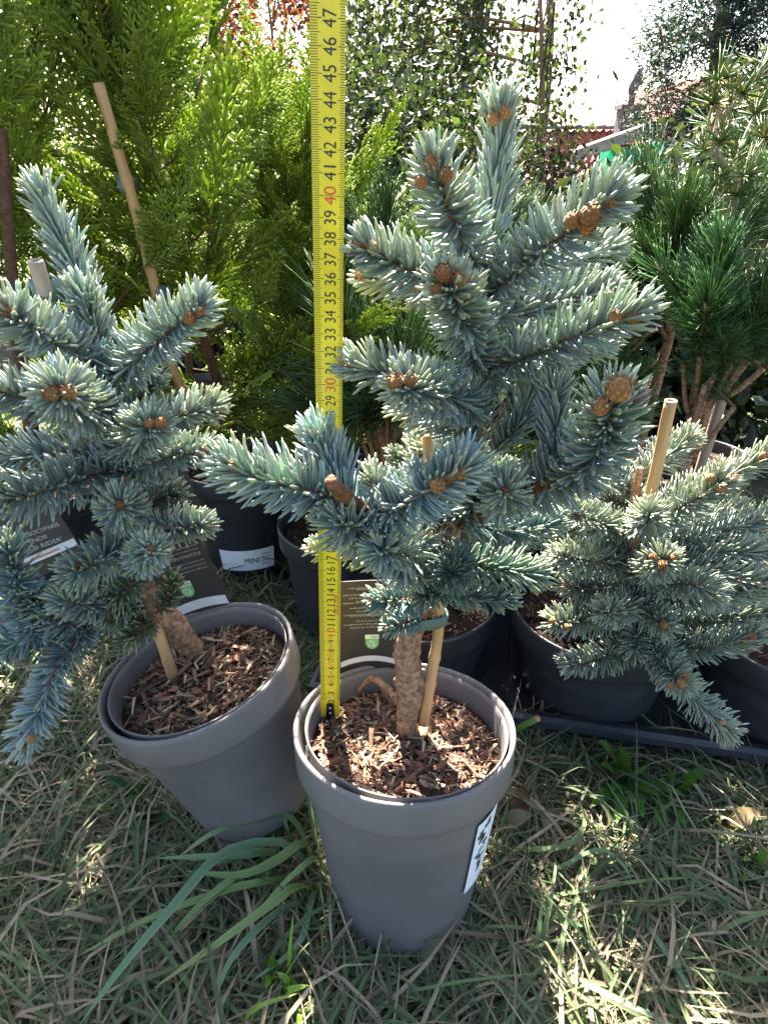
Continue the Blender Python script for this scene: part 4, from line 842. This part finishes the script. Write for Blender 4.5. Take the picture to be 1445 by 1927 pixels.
C0_ = np.array([-.52, .80]); pC, mC = bg_pot('black pot at the outer edge of the cypress row', C0_, .10, .20, 63)
cypress('shady golden cypress beside a bare brown stem', np.array([*C0_, gz(*C0_) + .19]), P(-30, -120, .85), 22, .30, 73, .06, 1.3, 4)
D0 = np.array([-.46, 1.40]); pD, mD = bg_pot('black pot in the second cypress row', D0, .10, .20, 64)
cypress('slender golden cypress standing in the second row', np.array([*D0, gz(*D0) + .19]), P(300, 120, 1.40), 20, .2, 74, .05, 1.2, 4)
stake('bare_stem', 'bare dark brown stem at the edge of the cypress row', [np.array([-.47, .70, gz(-.47, .70) - .02]), P(30, 640, .70), P(22, 520, .70), P(2, 240, .72)], .0062, 'leybark', nodes=(), cat='stem')

# ------------------------------------------------------------ pines (behind, right)
def pine_shoot(seed, nl=.075, n=150, L=.11, ang=(38, 14), cols=((.06, .115, .04), (.11, .17, .06))):
    g = np.random.default_rng(seed); s = .12 + .88 * g.random(n) ** .8; p = np.stack([np.zeros(n), np.zeros(n), s * L], 1); phi = g.random(n) * 6.283; th = np.radians(ang[0] + (ang[1] - ang[0]) * s + g.normal(size=n) * 7)
    d = np.stack([np.sin(th) * np.cos(phi), np.sin(th) * np.sin(phi), np.cos(th)], 1); c = np.where(g.random((n, 1)) < .5, cols[0], cols[1]) * (1 + .2 * g.normal(size=(n, 1)))
    m_ = MB(); needles(m_, p, d, nl * (.75 + .4 * g.random(n)), .00065, g.normal(size=(n, 3)) * .08, np.clip(c, .005, 1), np.clip(c * 1.5 + .01, 0, 1), sides=3, rings=(0, .45, .85), rp=(.8, 1, .8))
    tube(m_, np.array([[0, 0, 0], [0, 0, L * .5], [0, 0, L]]), [.0035, .003, .002], 6, (.12, .08, .04))
    lathe(m_, [(.0001, L - .004), (.003, L), (.0025, L + .006), (.0001, L + .014)], None, 6, (.3, .22, .12)); return m_.mesh('shoot', M['pine'])
PS = [pine_shoot(80 + k) for k in range(3)]; PG_ = [pine_shoot(90 + k, .05, 190, .10, (50, 25), ((.055, .12, .04), (.10, .19, .06))) for k in range(3)]
PB = [pine_shoot(95 + k, .032, 170, .10, (60, 35), ((.05, .12, .04), (.1, .2, .06))) for k in range(2)]
def pine(label, base, cent, rad, n, seed, meshes, sc=1.0, upb=.7, name='pine_tree', ypot=None, tr=.011):
    g = np.random.default_rng(seed); base = np.array(base, float); cent = np.array(cent); t = thing(name, base, label, 'conifer')
    top = cent + [0, 0, rad[2] * .6]; path = smooth_path([base, base * .6 + cent * .4 + g.normal(size=3) * .012, base * .25 + cent * .75 + g.normal(size=3) * .012, top], 20); m_ = MB(); tube(m_, path, np.linspace(tr, .0035, 20), 9, bump=.1); obj('trunk', m_, M['bark'], t)
    for k in range(n):
        d = nrm(g.normal(size=3)); e = cent + d * np.array(rad) * g.random() ** .4; dirv = nrm((e - cent) / np.array(rad)) * .6 + np.array([0, 0, upb]) + g.normal(size=3) * .1; s0 = e - nrm(dirv) * .09 * sc
        if s0[2] < max(base[2] + .09, cent[2] - rad[2] - .03): continue
        i_ = int(np.clip(np.argmin(np.linalg.norm(path - (s0 - [0, 0, .08]), axis=1)), 3, 18)); m_ = MB(); tube(m_, smooth_path([path[i_], (path[i_] + s0) / 2 - [0, 0, .015], s0], 7), np.linspace(.0038, .003, 7), 5); br = obj('branch', m_, M['bark'], t)
        inst('shoot', meshes[g.integers(len(meshes))], frame_M(s0, dirv, None, sc * (.8 + .4 * g.random())), br)
    return t
def pot_for(p, lab, seed, r_=.095): return bg_pot(lab, p, r_, .19, seed)
def pine_at(px, py, Y, rad, n, seed, meshes, lab, plab, **k):
    c = P(px, py, Y); g0 = (c[0] + k.pop('dx', 0), Y); pot_for(g0, plab, seed + 500); return pine(lab, (g0[0], g0[1], gz(*g0) + .165), c, rad, n, seed, meshes, **k)
pine_at(725, 560, .95, (.09, .10, .13), 26, 201, PS, 'long-needled green pine beside the yellow tape measure', 'black pot under the pine beside the tape', sc=.75)
pine_at(880, 450, 1.10, (.10, .10, .10), 22, 202, PS, 'long-needled pine behind the main spruce leader', 'black pot behind the main spruce', sc=.75)
pine_at(1200, 500, .95, (.12, .10, .07), 30, 203, PS, 'spreading long-needled pine in front of the tiled roof', 'black pot under the spreading pine', upb=.5, sc=.75)
pine_at(1285, 450, .90, (.10, .10, .07), 26, 204, PS, 'wild pine with pale sunlit needle ends', 'black pot under the wild pine', upb=.45, sc=.8)
pine_at(1385, 590, .72, (.08, .07, .085), 46, 205, PG_, 'dense dark green pine with a bare crooked stem', 'black pot under the dense dark pine', upb=.8, sc=.8)
pine_at(1120, 720, .80, (.12, .08, .09), 34, 206, PB, 'low bright green dwarf pine behind the main spruce', 'black pot under the dwarf pine', upb=.5)
pine_at(720, 700, .80, (.10, .08, .08), 22, 207, PS, 'low dark pine behind the spruce beside the tape', 'black pot under the low dark pine', upb=.5)
pine_at(960, 640, .78, (.10, .06, .10), 18, 208, PS, 'dark pine crowded behind the main spruce stem', 'black pot crowded behind the main spruce stem', upb=.6)
pine_at(1460, 330, .95, (.06, .08, .09), 16, 209, PS, 'long-needled pine at the foot of the tufted branch', 'black pot at the foot of the tufted branch', upb=.5, sc=.7)
for k, (x, y, Y, lab) in enumerate(((1265, 640, .86, 'empty grey pot standing among the pines'), (1180, 840, .68, 'dark pot standing behind the hollow cane'), (1330, 860, .66, 'dark pot behind the orange-budded spruce'), (640, 900, .72, 'black pot in shade behind the tape foot'))):
    c = P(x, y, Y); bg_pot(lab, (c[0], Y), .09, .18, 340 + k)
# tufted cedar branch at upper right
def tuft(seed):
    g = np.random.default_rng(seed); n = 46; phi = g.random(n) * 6.283; th = np.radians(20 + 75 * g.random(n)); d = np.stack([np.sin(th) * np.cos(phi), np.sin(th) * np.sin(phi), np.cos(th)], 1)
    m_ = MB(); c = np.where(g.random((n, 1)) < .2, (.3, .22, .05), (.10, .16, .04)); needles(m_, np.zeros((n, 3)), d, .03 * (.7 + .5 * g.random(n)), .0007, g.normal(size=(n, 3)) * .05, c, c * 1.2, sides=3, rings=(0, .5), rp=(.8, 1)); return m_.mesh('needle_tuft', M['pine'])
TF = [tuft(k) for k in range(3)]
def cedar():
    Y = .86; pts = pp((1395, 620, Y), (1390, 480, Y), (1372, 420, Y), (1385, 350, Y - .02), (1345, 280, Y - .02), (1352, 215, Y - .02), (1340, 150, Y - .02)); g0 = (pts[0][0], pts[0][1]); base = np.array([*g0, gz(*g0)])
    t = thing('tufted_conifer', base, 'twisted pale-stemmed conifer with yellowish needle tufts below the sky', 'conifer'); g = np.random.default_rng(4)
    path = smooth_path([base, *pts], 50); m_ = MB(); tube(m_, path, np.linspace(.008, .002, 50), 8, bump=.08); obj('trunk', m_, M['bamboo_old'], t)
    tips = [(1352, 150), (1340, 195), (1372, 205), (1340, 235), (1356, 265), (1395, 175), (1420, 150), (1325, 285), (1380, 300), (1400, 330), (1420, 215), (1438, 260), (1360, 330), (1345, 350), (1385, 365), (1425, 400), (1330, 400), (1440, 120)]
    for k, (x, y) in enumerate(tips):
        e = P(x, y, Y - .03 + g.normal() * .03); i_ = int(np.clip(np.argmin(np.linalg.norm(path - (e - [0, 0, .03]), axis=1)), 4, 48)); s = path[i_]; m_ = MB(); tube(m_, smooth_path([s, (s + e) / 2 + g.normal(size=3) * .006, e], 8), np.linspace(.0022, .0012, 8), 5); br = obj('branch', m_, M['bamboo_old'], t)
        inst('needle_tuft', TF[k % 3], frame_M(e, (e - s) + [0, -.01, .03], None, .9 + .4 * g.random()), br)
cedar()
def reed(label, pts, r_):
    path = smooth_path(pts, 24); t = thing('grass_stalk', path[0], label, 'grass stalk'); m_ = MB(); tube(m_, path, np.linspace(r_, r_ * .4, 24), 5); obj('stem', m_, M['leybark'], t)
    s = MB(); tube(s, path[-6:], np.array([.5, 1.6, 2.2, 2, 1.4, .3]) * r_, 6); obj('seed_head', s, M['leybark'], t); return path
for lab, tp in (('thin stalk bending over in front of the sky', ((1190, 330), (1178, 240), (1165, 160), (1152, 130))), ('thin upright stalk with a curled tip against the sky', ((1262, 380), (1255, 250), (1250, 110), (1240, 50)))):
    q = pp(*[(x, y, 1.45) for x, y in tp]); reed(lab, [np.array([q[0][0], q[0][1], gz(*q[0][:2])]), *q], .0014)

# ------------------------------------------------------------ grass
def in_pot(x, y):
    ok = np.zeros(len(x), bool)
    for m_, r_ in ((MAIN, .062), (LEFT, .062), *[(q, .07) for q in TM]):
        o = np.array(m_)[:3, 3]; ok |= (x - o[0]) ** 2 + (y - o[1]) ** 2 < r_ ** 2
    ok |= (x < .62) & (y > .458 - .194 * (x - .27)) & (y < .70) & (x > -.06)
    for q, r_ in ((PG(1185, 1485), .042), (PG(1260, 1500), .03), (PG(1415, 1640), .016), (PG(530, 1840), .014)):
        ok |= ((x - q[0]) ** 2 + (y - q[1]) ** 2 < r_ ** 2) & (np.sin(x * 9000 + y * 7000) > -.75)
    return ok
def grass_field(n, x0, x1, y0, y1, seed, Lr, wr, dry, lie, name, label):
    g = np.random.default_rng(seed); x = x0 + (x1 - x0) * g.random(n); y = y0 + (y1 - y0) * g.random(n) ** 1.35; k = ~in_pot(x, y); x, y = x[k], y[k]; n = len(x)
    az = g.random(n) * 6.283; L = Lr[0] + (Lr[1] - Lr[0]) * g.random(n) ** 1.6; z0 = np.array([gz(a, b) for a, b in zip(x, y)]); el = np.radians(35 + 45 * g.random(n)); K = 6; s = np.linspace(0, 1, K)
    P_ = np.zeros((n, K, 3)); pos = np.stack([x, y, z0 - .003], 1); P_[:, 0] = pos; sw = g.normal(size=n) * .5
    for j_ in range(1, K):
        f = s[j_]; e = el - (lie[0] + lie[1] * g.random(n)) * f; a = az + sw * f
        pos = pos + (L / (K - 1))[:, None] * np.stack([np.cos(a) * np.cos(e), np.sin(a) * np.cos(e), np.sin(e)], 1); gr = np.vectorize(gz)(pos[:, 0], pos[:, 1]) + .002 + .012 * g.random(n); pos[:, 2] = np.maximum(pos[:, 2], gr); P_[:, j_] = pos
    wd = (wr[0] + (wr[1] - wr[0]) * g.random(n) ** 2)[:, None] * np.interp(s, [0, .3, .7, 1], [.7, 1, .75, .06])[None]
    d = g.random(n)[:, None]; green = np.array([.085, .125, .05]) * (.6 + .9 * g.random((n, 1))) + np.array([.035, .02, .015]) * g.random((n, 1)); straw = np.array([.32, .255, .16]) * (.45 + .8 * g.random((n, 1)))
    c = np.where(d < dry, straw, green); tipd = (g.random((n, 1)) < .25)
    C = np.repeat(c[:, None], K, 1); C[:, -2:] = np.where(tipd[:, None], C[:, -2:] * .4 + np.array([.26, .2, .1]) * .6, C[:, -2:])
    m_ = MB(); ribbons(m_, P_, wd, C); return tag(obj(name, m_, M['grass']), label, 'grass', kind='stuff')
grass_field(34000, -.62, .62, .10, .80, 301, (.02, .075), (.0010, .0034), .5, (.9, 1.4), 'grass', 'matted green and straw-coloured lawn grass around the pots')
grass_field(15000, -.55, .55, .10, .75, 302, (.05, .14), (.0014, .0046), .38, (1.0, 1.3), 'long_grass', 'longer loose grass blades flopping over the lawn')
grass_field(8000, -1.5, 1.5, .75, 2.4, 303, (.04, .12), (.002, .005), .3, (.7, 1.2), 'rough_grass', 'rough grass beneath the background pots')
def tuft_of(name, label, paths, width, cols, cat='grass'):
    p0 = paths[0][0]; t = thing(name, p0, label, cat)
    for k, (p, w_) in enumerate(zip(paths, width)):
        q = smooth_path(p, 14)[None]; wd = w_ * np.interp(np.linspace(0, 1, 14), [0, .15, .5, .85, 1], [.55, .85, 1, .6, .05])[None]; c = np.repeat(np.array(cols[k % len(cols)])[None, None], 14, 1).astype(float)
        if k % 3 == 0: c[:, -3:] = c[:, -3:] * .4 + np.array([.3, .22, .1]) * .6
        m_ = MB(); ribbons(m_, q, wd, c, .35); obj('blade', m_, M['grass'], t)
    return t
h = lambda *a: [PG(x, y, z + (.014 if z > 0 else 0)) for x, y, z in a]
gc = [(.16, .25, .12), (.18, .26, .09), (.15, .24, .13), (.2, .28, .1)]
tuft_of('grass_tuft', 'clump of broad long grass blades arching beside the main pot', [
    h((590, 1610, 0), (545, 1540, .03), (480, 1545, .04), (400, 1570, .035), (330, 1618, .02)), h((600, 1640, 0), (570, 1590, .03), (519, 1622, .035), (448, 1649, .035), (350, 1640, .02)),
    h((590, 1660, 0), (540, 1590, .035), (423, 1605, .05), (324, 1711, .05), (232, 1819, .04), (150, 1930, .03)), h((600, 1680, 0), (560, 1670, .03), (515, 1700, .04), (415, 1773, .04), (290, 1860, .02)),
    h((560, 1620, 0), (500, 1605, .03), (440, 1612, .035), (290, 1616, .025)), h((570, 1650, 0), (500, 1660, .03), (415, 1680, .03), (266, 1736, .025), (140, 1805, .01)),
    h((560, 1600, 0), (540, 1560, .02), (534, 1520, .03), (537, 1490, .045)), h((505, 1540, 0), (511, 1490, .04), (530, 1430, .06), (541, 1388, .075)), h((560, 1540, 0), (540, 1450, .06), (500, 1405, .07), (450, 1388, .07)),
    h((530, 1560, 0), (500, 1505, .03), (460, 1490, .035), (420, 1470, .04)), h((600, 1660, 0), (585, 1700, .02), (560, 1780, .02), (470, 1850, .01)), h((610, 1690, 0), (600, 1620, .03), (560, 1640, .04), (480, 1720, .02)),
    h((600, 1620, 0), (580, 1500, .05), (570, 1470, .06), (585, 1440, .07)), h((540, 1660, 0), (470, 1640, .03), (380, 1700, .03), (300, 1790, .01)), h((590, 1690, 0), (520, 1720, .03), (440, 1800, .03), (400, 1890, .01))],
    [.0075, .009, .0088, .008, .0085, .0068, .0035, .0055, .0042, .0055, .0055, .0065, .005, .006, .006], gc)
tuft_of('grass_tuft', 'loose green grass blades arching beyond the white pot sticker', [
    h((990, 1660, 0), (1060, 1630, .02), (1130, 1600, .03), (1180, 1640, .02), (1190, 1700, .0)), h((1010, 1690, 0), (1080, 1680, .015), (1200, 1660, .015), (1330, 1650, .01)), h((1180, 1690, 0), (1230, 1760, .01), (1290, 1850, .01), (1320, 1925, .01)),
    h((920, 1590, 0), (1000, 1600, .012), (1070, 1590, .015), (1100, 1550, .02), (1090, 1505, .03)), h((1030, 1745, 0), (1060, 1735, .015), (1100, 1745, .01)), h((1000, 1800, 0), (1012, 1760, .02), (1020, 1700, .03)), h((1010, 1840, 0), (1090, 1850, .02), (1200, 1900, .02), (1300, 1950, .02))],
    [.0042, .0038, .0048, .0055, .006, .004, .0045], gc)
tuft_of('grass_tuft', 'blades coloured a bright sunlit yellow-green in front of the main pot', [h((530, 1890, 0), (540, 1850, .02), (520, 1830, .03)), h((560, 1900, 0), (540, 1870, .02), (580, 1855, .03)), h((545, 1870, 0), (545, 1800, .03), (552, 1720, .05)), h((450, 1945, 0), (480, 1900, .02), (560, 1870, .03)), h((590, 1900, 0), (570, 1905, .02), (560, 1930, .02))], [.006, .006, .003, .004, .006], [(.16, .3, .03), (.2, .32, .05)])  # sunlit brightness is put into these blade colours
def cutstem():
    a, b = PG(948, 1385, .03), PG(1012, 1352, .075); m_ = MB(); tube(m_, np.array([a, (a + b) / 2, b]), [.003, .0034, .0036], 8); t = thing('cut_stem', a, 'thick cut green grass stem leaning out beside the main pot', 'grass stem'); obj('stem', m_, M['greenstem'], t)
    m_ = MB(); d = nrm(b - a); lathe(m_, [(.0037, -.001), (.0036, .0004), (.0001, .0006)], frame_M(b, d), 8); obj('cut_end', m_, M['bamboo'], t)
    m_ = MB(); tube(m_, np.array([PG(930, 1420, -.01), a]), [.0028, .003], 8); obj('stem_base', m_, M['greenstem'], t)
M['greenstem'] = mat('green_stem', (.10, .2, .03), .45, .4, noise=.3, nscale=100, trans=.2); cutstem()
def leaf(mb, base, tip, width, lobes, col, g, nrmv=None):
    """toothed leaf with midrib fold"""
    n = 15; s = np.linspace(0, 1, n); base, tip = np.array(base), np.array(tip); ax = tip - base; L = np.linalg.norm(ax); up = np.array([0, 0, 1.]) if nrmv is None else nrmv
    path = base + np.outer(s, ax) + np.outer(.16 * L * np.sin(np.pi * s), up); side = nrm(np.cross(ax, up))
    prof = np.sin(np.pi * np.clip(s, 0, 1) ** .75) ** .8 * width / 2; tooth = 1 - (.45 if lobes else .0) * (np.arange(n) % 2); prof = prof * tooth + .0006
    V = np.stack([path - side * prof[:, None] + up * prof[:, None] * .25, path, path + side * prof[:, None] + up * prof[:, None] * .2], 1).reshape(-1, 3)
    mb.add(V, [(k * 3 + j_, k * 3 + j_ + 1, k * 3 + j_ + 4, k * 3 + j_ + 3) for k in range(n - 1) for j_ in range(2)], None, np.asarray(col) * (.8 + .4 * g.random()))
def weed(label, c, leaves, width, lobes, cols, seed, name='dandelion', cat='weed'):
    g = np.random.default_rng(seed); c = np.array(c); t = thing(name, c, label, cat)
    for k, tp in enumerate(leaves):
        m_ = MB(); leaf(m_, c + g.normal(size=3) * [.004, .004, .001], tp, width * (.7 + .5 * g.random()), lobes, cols[k % len(cols)], g); obj('leaf', m_, M['weed'], t)
weed('green dandelion rosette in front of the tray edge', PG(1170, 1480, .0), h((1125, 1395, .05), (1130, 1440, .03), (1175, 1410, .05), (1150, 1490, .015), (1215, 1450, .03), (1240, 1500, .02), (1210, 1540, .01), (1160, 1550, .01), (1110, 1520, .01), (1290, 1500, .01), (1300, 1540, .0)), .021, True, [(.09, .2, .035), (.12, .25, .04), (.08, .18, .03)], 1)
weed('small dandelion with upright leaves close behind the first rosette', PG(1250, 1500, 0), h((1260, 1440, .04), (1310, 1470, .03), (1330, 1450, .03), (1290, 1560, .01), (1230, 1560, .01)), .017, True, [(.085, .18, .03), (.1, .21, .04)], 2)
weed('dark broad-leaved weed in the grass beside the tilted pot', PG(280, 1535, 0), h((250, 1520, .02), (300, 1510, .03), (320, 1545, .01), (270, 1570, .01), (230, 1545, .01), (200, 1460, .03)), .012, False, [(.04, .1, .03)], 3)
weed('bright leafy seedling catching the sun at the lawn edge', PG(1415, 1640, 0), h((1405, 1580, .03), (1440, 1600, .03), (1400, 1620, .02), (1440, 1650, .02), (1420, 1570, .04), (1400, 1660, .01)), .006, False, [(.16, .28, .05), (.12, .24, .04)], 4, 'seedling', 'weed')
weed('bright leafy seedling in front of the main pot', PG(530, 1840, 0), h((510, 1800, .03), (545, 1815, .03), (520, 1840, .03), (560, 1860, .02), (500, 1860, .02)), .008, False, [(.14, .27, .03)], 5, 'seedling', 'weed')
g = np.random.default_rng(8)
for lab, a, b, w_, c in (('curled brown dead leaf beside the main pot', (972, 1560), (985, 1480), .018, (.16, .07, .035)), ('crumpled pale dead leaf below the pot sticker', (940, 1560), (1000, 1535), .017, (.2, .17, .11)), ('small tan dead leaf in the grass beyond the dandelion', (1370, 1560), (1430, 1530), .018, (.2, .13, .05))):
    m_ = MB(); q = PG(*a, .012); leaf(m_, q, PG(*b, .03), w_, False, c, g); tag(obj('dead_leaf', m_, M['weed'], None, q), lab, 'leaf')
